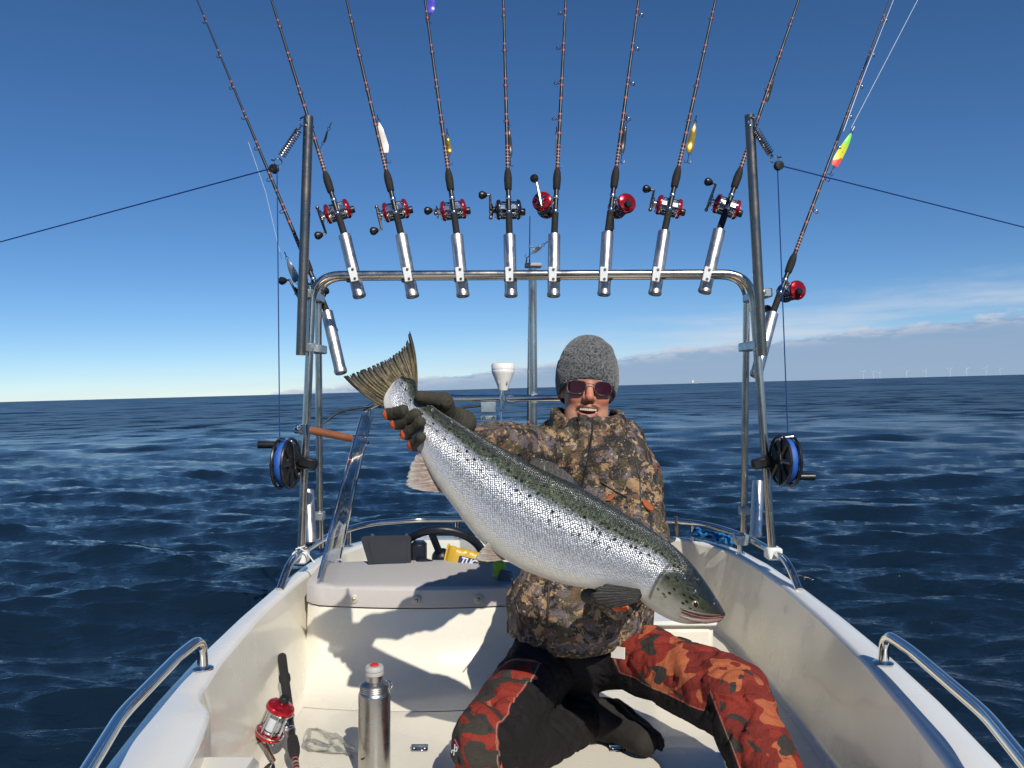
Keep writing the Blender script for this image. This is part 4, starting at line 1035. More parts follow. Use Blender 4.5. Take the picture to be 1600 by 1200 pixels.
# ------------------------------------------------------------------ soft bodies: signed distance fields meshed by surface nets
def surface_nets(fn, lo, hi, h):
    lo = np.array(lo, dtype=np.float64); hi = np.array(hi, dtype=np.float64)
    n = np.ceil((hi - lo) / h).astype(int) + 1
    ax = [lo[i] + h * np.arange(n[i]) for i in range(3)]
    vals = np.empty(n, dtype=np.float32)
    step = max(1, int(4e5 // (n[1] * n[2])))
    for i in range(0, n[0], step):
        g = np.stack(np.meshgrid(ax[0][i:i + step], ax[1], ax[2], indexing='ij'), -1)
        vals[i:i + step] = fn(g.reshape(-1, 3)).reshape(g.shape[:3])
    ins = vals < 0
    cs = [(a, b, c) for a in (0, 1) for b in (0, 1) for c in (0, 1)]
    cnt = sum(ins[a:n[0] - 1 + a, b:n[1] - 1 + b, c:n[2] - 1 + c].astype(np.int8) for a, b, c in cs)
    cell = (cnt > 0) & (cnt < 8)
    idx = np.full(cell.shape, -1, dtype=np.int64)
    ijk = np.argwhere(cell); idx[cell] = np.arange(len(ijk))
    acc = np.zeros((len(ijk), 3)); num = np.zeros(len(ijk))
    for (p, q) in [(p, q) for p in cs for q in cs if sum(q) == sum(p) + 1 and all(q[k] >= p[k] for k in range(3))]:
        a = vals[tuple((ijk + p).T)]; b = vals[tuple((ijk + q).T)]
        m = (a < 0) != (b < 0)
        t = np.where(m, a / np.where(m, a - b, 1), 0)[:, None]
        acc += np.where(m[:, None], np.array(p) * (1 - t) + np.array(q) * t, 0); num += m
    vs = lo + h * (ijk + acc / num[:, None])
    quads = []
    for d in range(3):
        u, w = (d + 1) % 3, (d + 2) % 3
        sl = [slice(1, n[k] - 1) for k in range(3)]; sl[d] = slice(0, n[d] - 1)
        sh = list(sl); sh[d] = slice(1, n[d])
        a, b = ins[tuple(sl)], ins[tuple(sh)]
        for flip, msk in ((False, a & ~b), (True, ~a & b)):
            e = np.argwhere(msk)
            off = np.array([1, 1, 1]); off[d] = 0
            e = e + off
            du = np.zeros(3, int); du[u] = 1; dw = np.zeros(3, int); dw[w] = 1
            q = np.stack([idx[tuple((e - du - dw).T)], idx[tuple((e - dw).T)], idx[tuple(e.T)], idx[tuple((e - du).T)]], 1)
            quads.append(q[:, ::-1] if flip else q)
    q = np.concatenate(quads); q = q[(q >= 0).all(1)]
    return vs, q

def rc(p, a, b, ra, rb, sy=1.0):
    a = np.array(a); b = np.array(b)
    if sy != 1.0:
        k = np.array([1, sy, 1]); p = p * k; a = a * k; b = b * k
    ba = b - a; t = np.clip(((p - a) @ ba) / max(ba @ ba, 1e-9), 0, 1)
    d = p - a - t[:, None] * ba
    return np.sqrt((d * d).sum(1)) - (ra + (rb - ra) * t)
def ell(p, c, r, rot=None):
    d = p - np.array(c)
    if rot is not None: d = d @ np.array(rot)
    r = np.array(r); k0 = np.sqrt(((d / r) ** 2).sum(1)); k1 = np.sqrt(((d / (r * r)) ** 2).sum(1))
    return k0 * (k0 - 1) / np.maximum(k1, 1e-9)
def smin(a, b, k):
    h = np.clip(0.5 + 0.5 * (b - a) / k, 0, 1)
    return b + (a - b) * h - k * h * (1 - h)
def smax(a, b, k): return -smin(-a, -b, k)
def along(p, a, b):
    a = np.array(a); ba = np.array(b) - a
    return ((p - a) @ ba) / (ba @ ba)
def waves(p, seed, scale, n=7):
    g = np.random.RandomState(seed); s = np.zeros(len(p)); w = np.zeros(len(p))
    for i in range(n):
        k = g.normal(size=3); k *= scale * g.uniform(0.6, 1.7) / np.linalg.norm(k)
        w = np.sin(p @ k + g.uniform(0, 6.28) + 1.6 * w)
        s += w
    return s / n
def sdf_mesh(name, fn, lo, hi, h, mat, parent, attrs=None, smooth_it=1):
    vs, q = surface_nets(fn, lo, hi, h)
    at = attrs(vs) if attrs else None
    off = OFF.get(parent, Vector())
    me = mesh_np(name, vs - np.array(off), q)
    return finish(me, name, mat, parent, 0, at, off), vs, q
def bvh_of(vs, q): return BVHTree.FromPolygons([Vector(v) for v in vs], [tuple(int(k) for k in f) for f in q])
EYE = Vector((0, 0, H))
def hit(bv, px, py):
    r_ = bv.ray_cast(EYE, (P(px, py, 1.0) - EYE).normalized())
    return (r_[0], r_[1]) if r_[0] is not None else (P(px, py, 2.4), Vector((0, -1, 0)))
V = lambda v: np.array(v)

# ---- cloth and skin materials
def camo_jacket():
    t = NT('camo_jacket'); v = t.coord('Object')
    # ragged, half-pixelated blotches
    sn = t.node('ShaderNodeVectorMath', operation='SNAP'); t.l.new(v, sn.inputs[0]); sn.inputs[1].default_value = (0.0055, 0.0055, 0.0055)
    ad = t.node('ShaderNodeMix', data_type='VECTOR'); ad.inputs[0].default_value = 0.5; t.l.new(v, ad.inputs[4]); t.l.new(sn.outputs[0], ad.inputs[5])
    q = ad.outputs[1]
    def lay(loc, sc, thr, c, prev, dist=1.2, soft=0.012):
        mp = t.node('ShaderNodeMapping'); t.l.new(q, mp.inputs[0]); mp.inputs['Location'].default_value = loc
        n = t.noise(mp.outputs[0], sc, 4, 0.62, dist)
        return t.mix(t.step(n, thr, thr + soft), prev, c)
    base = (0.034, 0.026, 0.018)
    c = lay((3, 0, 0), 11, 0.50, (0.115, 0.092, 0.098), base)
    c = lay((0, 5, 0), 13, 0.53, (0.070, 0.055, 0.024), c)
    c = lay((0, 0, 7), 14, 0.555, (0.33, 0.205, 0.105), c, 1.6)
    c = lay((9, 1, 0), 17, 0.57, (0.125, 0.062, 0.036), c)
    c = lay((2, 8, 3), 15, 0.545, (0.012, 0.010, 0.010), c, 2.0)
    c = lay((5, 5, 9), 24, 0.615, (0.38, 0.26, 0.135), c, 2.4)
    fine_ = t.noise(v, 260, 2)
    c = t.mix(t.step(fine_, 0.45, 0.75), c, t.mix(0.25, c, (0.25, 0.2, 0.14)))
    t.set(col=c, rough=0.72)
    w = t.bump(t.noise(v, 18, 5, 0.6, 1.2), 0.8, 0.02)
    t.bump(t.noise(v, 420, 2), 0.12, 0.002, w)
    return t.m
def camo_pants():
    t = NT('camo_trousers'); v = t.coord('Object')
    def blob(loc, sc, thr, dist):
        mp = t.node('ShaderNodeMapping'); t.l.new(v, mp.inputs[0]); mp.inputs['Location'].default_value = loc
        mp.inputs['Scale'].default_value = (0.9, 1, 1.6)
        return t.step(t.noise(mp.outputs[0], sc, 1.2, 0.4, dist), thr, thr + 0.008)
    base = (0.24, 0.030, 0.019)
    c = t.mix(blob((1, 2, 3), 9, 0.50, 1.3), base, (0.175, 0.024, 0.017))
    c = t.mix(blob((4.6, 0.4, 0), 7.6, 0.575, 1.3), c, (0.40, 0.110, 0.046))
    c = t.mix(blob((0.5, 7.3, 2.4), 8.2, 0.555, 1.6), c, (0.043, 0.036, 0.030))
    a = t.attr('camo')
    black = t.mix(t.noise(v, 60, 3), (0.007, 0.006, 0.007), (0.014, 0.012, 0.013))
    c = t.mix(t.step(a, -0.004, 0.004), black, c)
    seam = t.math('MULTIPLY', t.step(t.math('ABSOLUTE', t.math('ADD', a, -0.03)), 0.016, 0.008), 0.45)
    c = t.mix(seam, c, (0.45, 0.30, 0.22))
    wv = t.noise(v, 320, 2)
    c = t.mix(t.step(wv, 0.4, 0.8), c, t.mix(0.35, c, (0.0, 0.0, 0.0)))
    t.set(col=c, rough=0.85, spec=0.25)
    w = t.bump(t.noise(v, 16, 5, 0.6, 1.0), 0.5, 0.02)
    t.bump(wv, 0.15, 0.002, w)
    return t.m
def knit():
    t = NT('grey_wool'); v = t.coord('Object')
    n = t.noise(v, 150, 3, 0.7); n2 = t.noise(v, 420, 2, 0.6); m_ = t.noise(v, 9, 3)
    c = t.mix(t.step(n, 0.36, 0.62), (0.030, 0.032, 0.034), (0.185, 0.185, 0.183))
    c = t.mix(t.step(m_, 0.3, 0.8), c, t.mix(0.3, c, (0.05, 0.05, 0.055)))
    t.set(col=c, rough=0.95, sheen=0.3, spec=0.15)
    w = t.bump(n, 0.8, 0.006); t.bump(n2, 0.5, 0.003, w)
    return t.m
def skin():
    t = NT('skin'); v = t.coord('Object')
    red = t.attr('red'); st = t.attr('stubble')
    c = t.mix(t.noise(v, 60, 5, 0.7), (0.52, 0.245, 0.165), (0.66, 0.345, 0.235))
    c = t.mix(t.step(t.noise(v, 190, 3, 0.7), 0.60, 0.74, 0.0, 0.25), c, (0.38, 0.15, 0.09))
    c = t.mix(t.math('MULTIPLY', red, 0.8), c, (0.50, 0.125, 0.075))
    c = t.mix(t.math('MULTIPLY', st, t.step(t.noise(v, 700, 2), 0.35, 0.65, 0.25, 0.8)), c, (0.20, 0.105, 0.05))
    t.set(col=c, rough=0.5, sss=0.04, spec=0.35)
    t.bump(t.noise(v, 260, 4, 0.7), 0.35, 0.0015)
    return t.m
def glove_m():
    t = NT('olive_glove'); v = t.coord('Object'); a = t.attr('tip')
    c = t.mix(t.noise(v, 70, 4), (0.030, 0.028, 0.018), (0.052, 0.046, 0.030))
    c = t.mix(t.step(a, 0.45, 0.55), c, (0.72, 0.105, 0.030))
    c = t.mix(t.step(t.noise(v, 420, 2, 0.6), 0.5, 0.7, 0.0, 0.4), c, (0.10, 0.09, 0.065))
    t.set(col=c, rough=0.85); t.bump(t.noise(v, 300, 4, 0.7), 0.7, 0.003)
    return t.m
M['camo'], M['pants'], M['knit'], M['skin'], M['glove'] = camo_jacket(), camo_pants(), knit(), skin(), glove_m()
M['lip'] = plain('lip', (0.40, 0.115, 0.095), 0.4)
M['tooth'] = plain('tooth', (0.62, 0.54, 0.43), 0.3)
M['mouth'] = plain('mouth_dark', (0.06, 0.012, 0.010), 0.5)
M['hair'] = plain('light_brown_hair', (0.16, 0.085, 0.035), 0.6)
M['boot'] = plain('black_boot', (0.030, 0.028, 0.026), 0.9, 0, 0.5, 40, 0.6, spec=0.15)
M['sole'] = plain('rubber_sole', (0.008, 0.008, 0.008), 0.75, 0, 0.3, 60, 0.5)
M['lens'] = plain('tinted_lens', (0.035, 0.006, 0.012), 0.08, 0.0, 0.3, 20, spec=0.35)
M['gilt'] = metal('gilt_wire', (0.62, 0.52, 0.40), 0.15)
M['orange_tab'] = plain('orange_leather', (0.34, 0.085, 0.025), 0.7, 0, 0.25, 80, 0.3)
M['label_white'] = plain('white_label', (0.80, 0.77, 0.68), 0.6)
M['patch'] = plain('black_patch', (0.012, 0.012, 0.014), 0.6)
M['zip'] = plain('dark_zip', (0.02, 0.017, 0.015), 0.5)

person = thing('person', 'man in grey beanie, sunglasses, camouflage jacket and red camouflage trousers kneeling with the salmon', 'person', (0.2, 2.45, FLOOR))
# ---- head
HC = P(917, 606, 2.57)
HR = Matrix.Rotation(R(4), 3, 'Y') @ Matrix.Rotation(R(-3), 3, 'X')
HRn = np.array(HR)
def hl(x, y, z): return HC + HR @ Vector((x, y, z))
def head_sdf(p):
    q = (p - V(HC)) @ HRn
    d = ell(q, (0, .012, .032), (.0765, .098, .104))
    d = smin(d, ell(q, (0, -.022, -.046), (.064, .066, .088)), .030)
    d = smin(d, rc(q, (-.030, -.035, -.105), (.030, -.035, -.105), .036, .036), .025)
    d = smin(d, ell(q, (0, -.066, -.118), (.023, .020, .019)), .022)
    for s in (-1, 1):
        d = smin(d, ell(q, (s * .037, -.066, -.034), (.025, .021, .020)), .020)
        d = smax(d, -ell(q, (s * .033, -.098, .004), (.019, .014, .012)), .014)
        d = smin(d, ell(q, (s * .074, .012, -.005), (.012, .022, .032)), .010)
    d = smin(d, rc(q, (-.030, -.080, .020), (.030, -.080, .020), .010, .010), .020)
    nose = rc(q, (0, -.086, .010), (0, -.110, -.032), .0085, .0125)
    for s in (-1, 1): nose = smin(nose, ell(q, (s * .0125, -.097, -.037), (.0095, .011, .0085)), .008)
    d = smin(d, nose, .011)
    for s in (-1, 1):   # smile folds
        d = d + .0042 * np.exp(-(rc(q, (s * .021, -.096, -.040), (s * .039, -.080, -.076), .001, .001) / .0045) ** 2)
    # lips, then the open mouth
    up_l = rc(q, (-.026, -.082, -.0615), (0, -.096, -.0585), .0050, .0062); up_l = smin(up_l, rc(q, (.026, -.082, -.0615), (0, -.096, -.0585), .0050, .0062), .004)
    d = smin(d, up_l, .010)
    lo_l = rc(q, (-.024, -.080, -.081), (0, -.093, -.0905), .0055, .0075); lo_l = smin(lo_l, rc(q, (.024, -.080, -.081), (0, -.093, -.0905), .0055, .0075), .004)
    d = smin(d, lo_l, .008)
    d = smax(d, -ell(q, (0, -.094, -.0735), (.0300, .024, .0092)), .004)
    for s in (-1, 1): d = smin(d, ell(q, (s * .040, -.034, -.070), (.019, .032, .034)), .02)
    d = smin(d, rc(q, (0, .022, -.10), (0, .035, -.26), .050, .060), .02)
    d = smin(d, ell(q, (0, .035, -.31), (.16, .085, .08)), .05)
    return d
def head_attr(vs):
    q = (vs - V(HC)) @ HRn
    red = np.zeros(len(q))
    for c, r_ in (((0, -.11, -.03), .022), ((-.038, -.08, -.036), .026), ((.038, -.08, -.036), .026), ((0, -.09, .03), .03)):
        red = np.maximum(red, np.exp(-(((q - np.array(c)) ** 2).sum(1)) / r_ ** 2))
    st = np.clip(1 - np.abs(q[:, 2] + .050) / .009, 0, 1) * (np.abs(q[:, 0]) < .032) * (q[:, 1] < -.06)
    st = np.maximum(st, .35 * np.clip((-.055 - q[:, 2]) / .03, 0, 1) * (q[:, 1] < .0))
    return {'red': red, 'stubble': st}
lo = np.array(HC) - (.20, .16, .36); hi = np.array(HC) + (.20, .16, .15)
body, hv, hq = sdf_mesh('body', head_sdf, lo, hi, .0030, M['skin'], person, head_attr)
# lips as thin parts, teeth, mouth lining
def lip(pts, rad, nm):
    b = MB(); b.tube([hl(*q) for q in pts], rad, 10); return b.build(nm, M['lip'], body)
lip([(-.030, -.081, -.077), (-.017, -.0915, -.0875), (0, -.0975, -.0925), (.017, -.0915, -.0875), (.030, -.081, -.077)], [.0012, .0046, .0058, .0046, .0012], 'lower_lip')
lip([(-.031, -.081, -.070), (-.016, -.0945, -.0632), (0, -.1000, -.0612), (.016, -.0945, -.0632), (.031, -.081, -.070)], [.0008, .0020, .0024, .0020, .0008], 'upper_lip')
b = MB(); b.sphere(hl(0, -.070, -.0725), 1, 16, (.030, .012, .013), HR); b.build('mouth_lining', M['mouth'], body)
for i in range(8):
    a = (i - 3.5) * .0062
    b = MB(); b.rbox(hl(a, -.0955 + 13 * a * a, -.0695), (.0064, .004, .0082 if abs(i - 3.5) < 2 else .0068), .0012, HR); b.build('tooth', M['tooth'], body)
b = MB()
for i in range(260):
    x = rnd.uniform(-.031, .031); z = -.0555 + rnd.uniform(-.003, .004) - 6 * x * x
    y = -.0985 + 16 * x * x
    a = hl(x, y + .002, z); c_ = hl(x + x * .12 + rnd.uniform(-.001, .001), y - .0022, z - rnd.uniform(.003, .006))
    b.tube([a, c_], [.0005, .0002], 3, False)
b.build('moustache', M['hair'], body)
b = MB()
for s in (-1, 1):
    for i in range(70):
        k = rnd.random(); x = s * (.016 + .034 * k); z = .026 + .006 * math.sin(k * 2.6) + rnd.uniform(-.002, .002)
        y = -.0925 + 5.5 * x * x
        b.tube([hl(x, y, z), hl(x + s * .006, y - .001, z + .002)], [.0006, .0002], 3, False)
b.build('eyebrows', M['hair'], body)
# ---- beanie
def hat_sdf(p):
    q = (p - V(HC)) @ HRn
    k = 1 + .010 * np.sin(6 * np.arctan2(q[:, 0], q[:, 1]) + 12 * q[:, 2])
    o = ell(q * np.array([1, 1, 1]), (0, .016, .030), (.0985 , .118, .130))
    o = smin(o, ell(q, (0, .020, .085), (.070, .085, .074)), .03) + .0022 * waves(q, 5, 70, 6) * np.clip((q[:, 2] - .0) / .05, 0, 1)
    i = o + .010
    brim = q[:, 2] - (.0225 - (q[:, 1] + .10) * .50)
    d = smax(o, -brim, .010)
    return smax(d, -i, .006)
hat, hatv, hatq = sdf_mesh('beanie', hat_sdf, np.array(HC) - (.13, .14, .12), np.array(HC) + (.13, .17, .19), .0036, M['knit'], person)
# ---- sunglasses
gb = MB(); lens_objs = []
def lens_pt(s, u, r_=1.0):
    # squared aviator outline
    cx, cz = s * .0390, -.004
    x = .0268 * math.copysign(abs(math.cos(u)) ** .72, math.cos(u)) * r_
    z = .0198 * math.copysign(abs(math.sin(u)) ** .74, math.sin(u)) * r_
    if z < 0: x = x * (1 - .0) - s * .0 + (s * .003 * (-z / .0235))
    X = cx + x
    return Vector((X, -.1085 + 3.6 * X * X - .06 * (z), cz + z))
glasses = MB()
for s in (-1, 1):
    loop = [hl(*lens_pt(s, 2 * math.pi * i / 40)) for i in range(41)]
    glasses.tube(loop, .0015, 6)
    glasses.tube([hl(s * .0665, -.0935, .008), hl(s * .073, -.087, .008), hl(s * .080, -.02, .003), hl(s * .079, .02, -.004)], .0017, 6)
    glasses.sphere(hl(s * .0695, -.0925, .008), .003, 8)
glasses.tube([hl(-.0125, -.1095, .004), hl(0, -.112, .007), hl(.0125, -.1095, .004)], .0016, 6)
glasses.tube([hl(-.020, -.1095, .0185), hl(0, -.113, .0195), hl(.020, -.1095, .0185)], .0015, 6)
gf = glasses.build('sunglasses', M['gilt'], person)
for s in (-1, 1):
    rows = [[hl(*lens_pt(s, 2 * math.pi * i / 40, r_)) for i in range(41)] for r_ in (0.001, .4, .75, 1.0)]
    b = MB(); b.grid(rows); b.build('lens', M['lens'], gf)

# ---- jacket
SH_R, EL_R, WR_R = P(868, 718, 2.50), P(778, 697, 2.27), P(716, 655, 2.10)
SH_L, EL_L, WR_L = P(985, 742, 2.55), P(1004, 880, 2.36), P(965, 935, 2.08)
def jacket_sdf(p):
    d = rc(p, P(935, 742, 2.55), P(906, 950, 2.52), .145, .175, 1.25)
    d = smin(d, ell(p, P(906, 945, 2.50), (.225, .170, .155)), .06)
    d = smin(d, rc(p, P(880, 720, 2.53), P(972, 726, 2.56), .085, .085), .06)
    arm = rc(p, SH_R, EL_R, .088, .070)
    t = along(p, SH_R, EL_R)
    arm = arm + .0055 * np.sin(t * 26 + 2.2 * np.sin(p[:, 2] * 40 + p[:, 1] * 25)) * np.clip(1.2 - t, 0, 1)
    fore = rc(p, EL_R, WR_R, .068, .047); t2 = along(p, EL_R, WR_R)
    fore = fore + .0045 * np.sin(t2 * 19 + 2.0 * np.sin(p[:, 2] * 55 + p[:, 0] * 20))
    d = smin(d, smin(arm, fore, .03), .035)
    arm = smin(rc(p, SH_L, EL_L, .094, .078), rc(p, EL_L, WR_L, .072, .050), .035)
    t = along(p, SH_L, EL_L); arm = arm + .005 * np.sin(t * 22 + 2.4 * np.sin(p[:, 0] * 38 + p[:, 1] * 22))
    d = smin(d, arm, .022)
    # collar and hood
    c0, c1 = P(921, 712, 2.56), P(919, 655, 2.555)
    col_ = rc(p, c0, c1, .135, .112) + .004 * np.sin(28 * np.arctan2(p[:, 0] - c1.x, p[:, 1] - c1.y) * .35 + p[:, 2] * 70)
    d = smin(d, col_, .030)
    d = smin(d, rc(p, P(870, 690, 2.62), P(975, 690, 2.63), .075, .07), .03)
    d = smin(d, rc(p, P(970, 690, 2.54), P(962, 655, 2.56), .040, .028), .02)
    hol = rc(p, P(919, 706, 2.565), P(917, 560, 2.56), .086, .100)
    topcut = p[:, 2] - (P(919, 648, 2.56).z + .0 + .12 * (p[:, 1] - 2.47) - .05 * (p[:, 0] - .235))
    d = smax(d, topcut, .010)
    d = smax(d, -hol, .010)
    # hem: gathered, cut along a sagging line
    x = (p[:, 0] - P(906, 1000, 2.45).x) / .24
    hem = (P(906, 1013, 2.42).z - .006 + .055 * np.clip(x, 0, 2) ** 2 * 1.0 + .02 * np.clip(-x, 0, 2) ** 3) - p[:, 2]
    d = smin(d, ell(p, P(903, 990, 2.49), (.205, .150, .090)), .05)
    d = smax(d, hem, .012)
    # wrinkles
    d = d + .0060 * waves(p * np.array([1, 1, 0.6]), 21, 30, 6) + .0030 * waves(p, 22, 70, 6)
    d = d + .0075 * np.exp(-(waves(p, 61, 20, 4) / .10) ** 2) + .0055 * np.exp(-(waves(p, 64, 34, 4) / .10) ** 2)
    fz = np.abs(p[:, 0] - (P(848, 930, 2.4).x + .0)) ; front = (p[:, 1] < 2.5) & (p[:, 2] < P(0, 860, 2.4).z)
    d = d + np.where(front, .006 * np.exp(-(fz / .004) ** 2), 0)
    return d
jv_lo, jv_hi = (-.20, 2.00, .50), (.52, 2.80, 1.32)
jacket, jv, jq = sdf_mesh('jacket', jacket_sdf, jv_lo, jv_hi, .0062, M['camo'], person)
jb = bvh_of(jv, jq)
def seam(bv, pts, rad, name, mat, parent, lift=.001):
    q = []
    for (a, b_) in zip(pts[:-1], pts[1:]):
        n = max(2, int(math.hypot(b_[0] - a[0], b_[1] - a[1]) / 6))
        for k in range(n):
            t = k / n; c, nn = hit(bv, a[0] + (b_[0] - a[0]) * t, a[1] + (b_[1] - a[1]) * t)
            q.append(c + (EYE - c).normalized() * lift)
    b = MB(); b.tube(q, rad, 6); return b.build(name, M[mat], parent)
seam(jb, [(926, 653), (925, 676), (922, 700), (916, 728), (908, 765), (905, 775)], .0030, 'zip', 'zip', jacket)
seam(jb, [(858, 905), (857, 935), (854, 985)], .0032, 'zip', 'zip', jacket)
seam(jb, [(800, 905), (806, 940), (818, 985)], .0020, 'pocket_seam', 'zip', jacket)
seam(jb, [(938, 752), (962, 768), (985, 780)], .0028, 'pocket_seam', 'zip', jacket)
seam(jb, [(870, 700), (866, 730), (872, 760)], .0024, 'shoulder_seam', 'zip', jacket)
seam(jb, [(993, 720), (1000, 750), (1002, 800)], .0020, 'shoulder_seam', 'zip', jacket)
c, n = hit(jb, 972, 682)
b = MB(); b.tube(bend([c + Vector((0, -.004, 0)), c + Vector((.006, -.012, -.02)), c + Vector((.014, -.012, -.004)), c + Vector((.010, -.004, .012))], .008), .0014, 6); b.build('drawcord', M['zip'], jacket)
# ---- trousers
HIP_R, KN_R, KN_R2, AN_R = P(856, 1028, 2.50), P(757, 1160, 2.10), P(768, 1196, 2.14), P(915, 1120, 2.46)
HIP_L, KN_L, AN_L = P(966, 1014, 2.50), P(1148, 1092, 2.13), P(1258, 1340, 1.76)
def trousers_sdf(p):
    d = ell(p, P(906, 1015, 2.53), (.190, .135, .120))
    a = rc(p, HIP_R, KN_R, .106, .086); t = along(p, HIP_R, KN_R)
    a = a + .005 * np.sin(t * 16 + 2.2 * np.sin(p[:, 0] * 30 + p[:, 2] * 20)) * np.clip(t, .2, 1)
    a = smin(a, rc(p, KN_R2, AN_R, .078, .066), .03)
    d = smin(d, a, .04)
    a = rc(p, HIP_L, KN_L, .104, .096); t = along(p, HIP_L, KN_L)
    a = a + .0055 * np.sin(t * 15 + 2.4 * np.sin(p[:, 0] * 26 + p[:, 2] * 22)) * np.clip(t, .2, 1)
    a = smin(a, rc(p, KN_L, AN_L, .094, .070), .025)
    # knee pleats
    dk = np.sqrt(((p - V(KN_L)) ** 2).sum(1))
    a = a + .0075 * np.sin((p @ np.array([18.0, 30.0, 55.0])) + 1.5 * np.sin(p[:, 0] * 40)) * np.exp(-(dk / .12) ** 2)
    d = smin(d, a, .035)
    d = d + .0095 * np.exp(-(waves(p, 71, 22, 4) / .09) ** 2) + .0050 * np.exp(-(waves(p, 73, 45, 4) / .09) ** 2)
    return d + .0055 * waves(p, 31, 34, 6) + .0025 * waves(p, 32, 85, 6)
def trouser_attr(vs):
    out = np.full(len(vs), -1.0)
    def leg(A, B, e, t0, lim, slope):
        A_, B_ = V(A), V(B); ax = B_ - A_; L = np.linalg.norm(ax); ax = ax / L
        e = np.array(e, float); e -= ax * (e @ ax); e /= np.linalg.norm(e)
        t = ((vs - A_) @ ax) / L; w = ((vs - A_) @ e) / .1
        return t, np.minimum((t - t0 - slope * w) * 1.5, lim - w)
    t, v1 = leg(HIP_L, KN_L, (-0.35, 0.25, -1), .20, .32, .16)
    dl = rc(vs, HIP_L, KN_L, .1, .095); ds = rc(vs, KN_L, AN_L, .094, .07)
    dr = np.minimum(rc(vs, HIP_R, KN_R, .1, .086), rc(vs, KN_R2, AN_R, .078, .066))
    t2, v2 = leg(KN_L, AN_L, (-1, .4, -.1), -.5, .62, 0)
    vL = np.where(ds < dl, np.minimum(v2, .5), v1)
    t3, v3 = leg(HIP_R, KN_R, (1, -.25, .15), .42, .62, -.10)
    dsh = rc(vs, KN_R2, AN_R, .078, .066); dth = rc(vs, HIP_R, KN_R, .1, .086)
    sh = along(vs, KN_R2, AN_R)
    v4 = np.minimum(.45 - sh, .42 - (vs[:, 0] - KN_R2[0]) / .16)
    vR = np.where(dsh < dth, v4, v3)
    return {'camo': np.where(np.minimum(dl, ds) < dr, vL, vR)}
trousers, tv, tq = sdf_mesh('trousers', trousers_sdf, (-.30, 1.62, .20), (.86, 2.75, .78), .0070, M['pants'], person, trouser_attr)
tb = bvh_of(tv, tq)
# ---- boots
def boot_sdf(p):
    d = rc(p, P(880, 1112, 2.47), P(950, 1126, 2.46), .060, .056)
    d = smin(d, rc(p, P(950, 1124, 2.46), P(1005, 1158, 2.33), .054, .040), .03)
    return d + .003 * waves(p, 41, 60, 6)
boot, bv_, bq_ = sdf_mesh('boot', boot_sdf, (.02, 2.15, .22), (.52, 2.62, .48), .006, M['boot'], person)
def sole_sdf(p):
    d = rc(p, P(968, 1112, 2.50), P(1018, 1160, 2.34), .040, .036)
    q = p - V(P(990, 1140, 2.42)); n = np.array([0.62, 0.30, 0.30]); n /= np.linalg.norm(n)
    s = q @ n
    d = smax(d, np.abs(s - .020) - .013, .006)
    return d + .0015 * np.sin(p[:, 2] * 420)
try:
    sdf_mesh('boot_sole', sole_sdf, (.2, 2.2, .2), (.6, 2.65, .5), .005, M['sole'], person)
except Exception as e:
    print('sole', e)
def boot2_sdf(p):
    a = AN_L.copy(); a.z = FLOOR + .06
    d = smin(rc(p, AN_L, a, .062, .055), rc(p, a, a + Vector((.03, -.16, -.018)), .055, .040), .03)
    return d + .002 * waves(p, 43, 60, 6)
a = AN_L
sdf_mesh('boot', boot2_sdf, (a.x - .13, a.y - .28, FLOOR - .02), (a.x + .14, a.y + .12, a.z + .1), .007, M['boot'], person)
# ---- tabs, labels, knee patch
def decal(bv, px, py, poly, thick, mat, name, parent, rot=0.0, lift=0.002):
    c, n = hit(bv, px, py)
    if n.dot(EYE - c) < 0: n = -n
    z = n.normalized(); up = Vector((0, 0, 1)); y = (up - z * up.dot(z)).normalized(); x = y.cross(z)
    m = Matrix((x, y, z)).transposed().to_4x4(); m.translation = c + z * lift
    m = m @ Matrix.Rotation(R(rot), 4, 'Z')
    b = MB(); b.prism(poly, thick, m); return b.build(name, M[mat], parent), m
oval = lambda a, c, n=18: [(a * math.cos(2 * math.pi * i / n), c * math.sin(2 * math.pi * i / n)) for i in range(n)]
decal(jb, 1011, 791, oval(.0145, .021), .004, 'orange_tab', 'orange_tab', jacket, 0, .004)
decal(jb, 955, 777, [(-.016, -.006), (-.004, -.009), (.016, .004), (.012, .010), (-.006, .004)], .004, 'orange_tab', 'orange_tab', jacket, 12, .005)
decal(tb, 967, 1020, [(-.023, -.016), (.023, -.014), (.023, .018), (-.023, .017)], .003, 'label_white', 'waist_label', trousers, 4, .004)
shield = [(-.017, .024), (.017, .024), (.0185, .012), (.016, -.018), (.010, -.026), (-.010, -.026), (-.016, -.018), (-.0185, .012)]
pp, pm = decal(tb, 714, 1172, shield, .004, 'patch', 'knee_patch', trousers, -22, .004)
def stroke(pts, w, m, b):
    for (x0, y0), (x1, y1) in zip(pts[:-1], pts[1:]):
        dx, dy = x1 - x0, y1 - y0; L = math.hypot(dx, dy); nx, ny = -dy / L * w / 2, dx / L * w / 2
        b.prism([(x0 + nx, y0 + ny), (x0 - nx, y0 - ny), (x1 - nx, y1 - ny), (x1 + nx, y1 + ny)], .001, m)
b = MB(); mm = pm @ Matrix.Translation((0, 0, .0028))
stroke([(-.007, .012), (-.002, .002), (.004, -.012)], .0030, mm, b)
mm2 = pm @ Matrix.Translation((0, 0, .0031))
stroke([(.001, .008), (.004, .013), (.009, .012), (.010, .007), (.004, .001), (-.004, -.004), (-.010, -.010), (-.012, -.013), (-.006, -.014)], .0034, mm2, b)
b.build('patch_emblem', M['ink'], trousers)
b = MB(); b.prism([(-.014, .0185), (.014, .0185), (.014, .0215), (-.014, .0215)], .001, pm @ Matrix.Translation((0, 0, .003))); b.build('patch_bar', M['pink'], trousers)

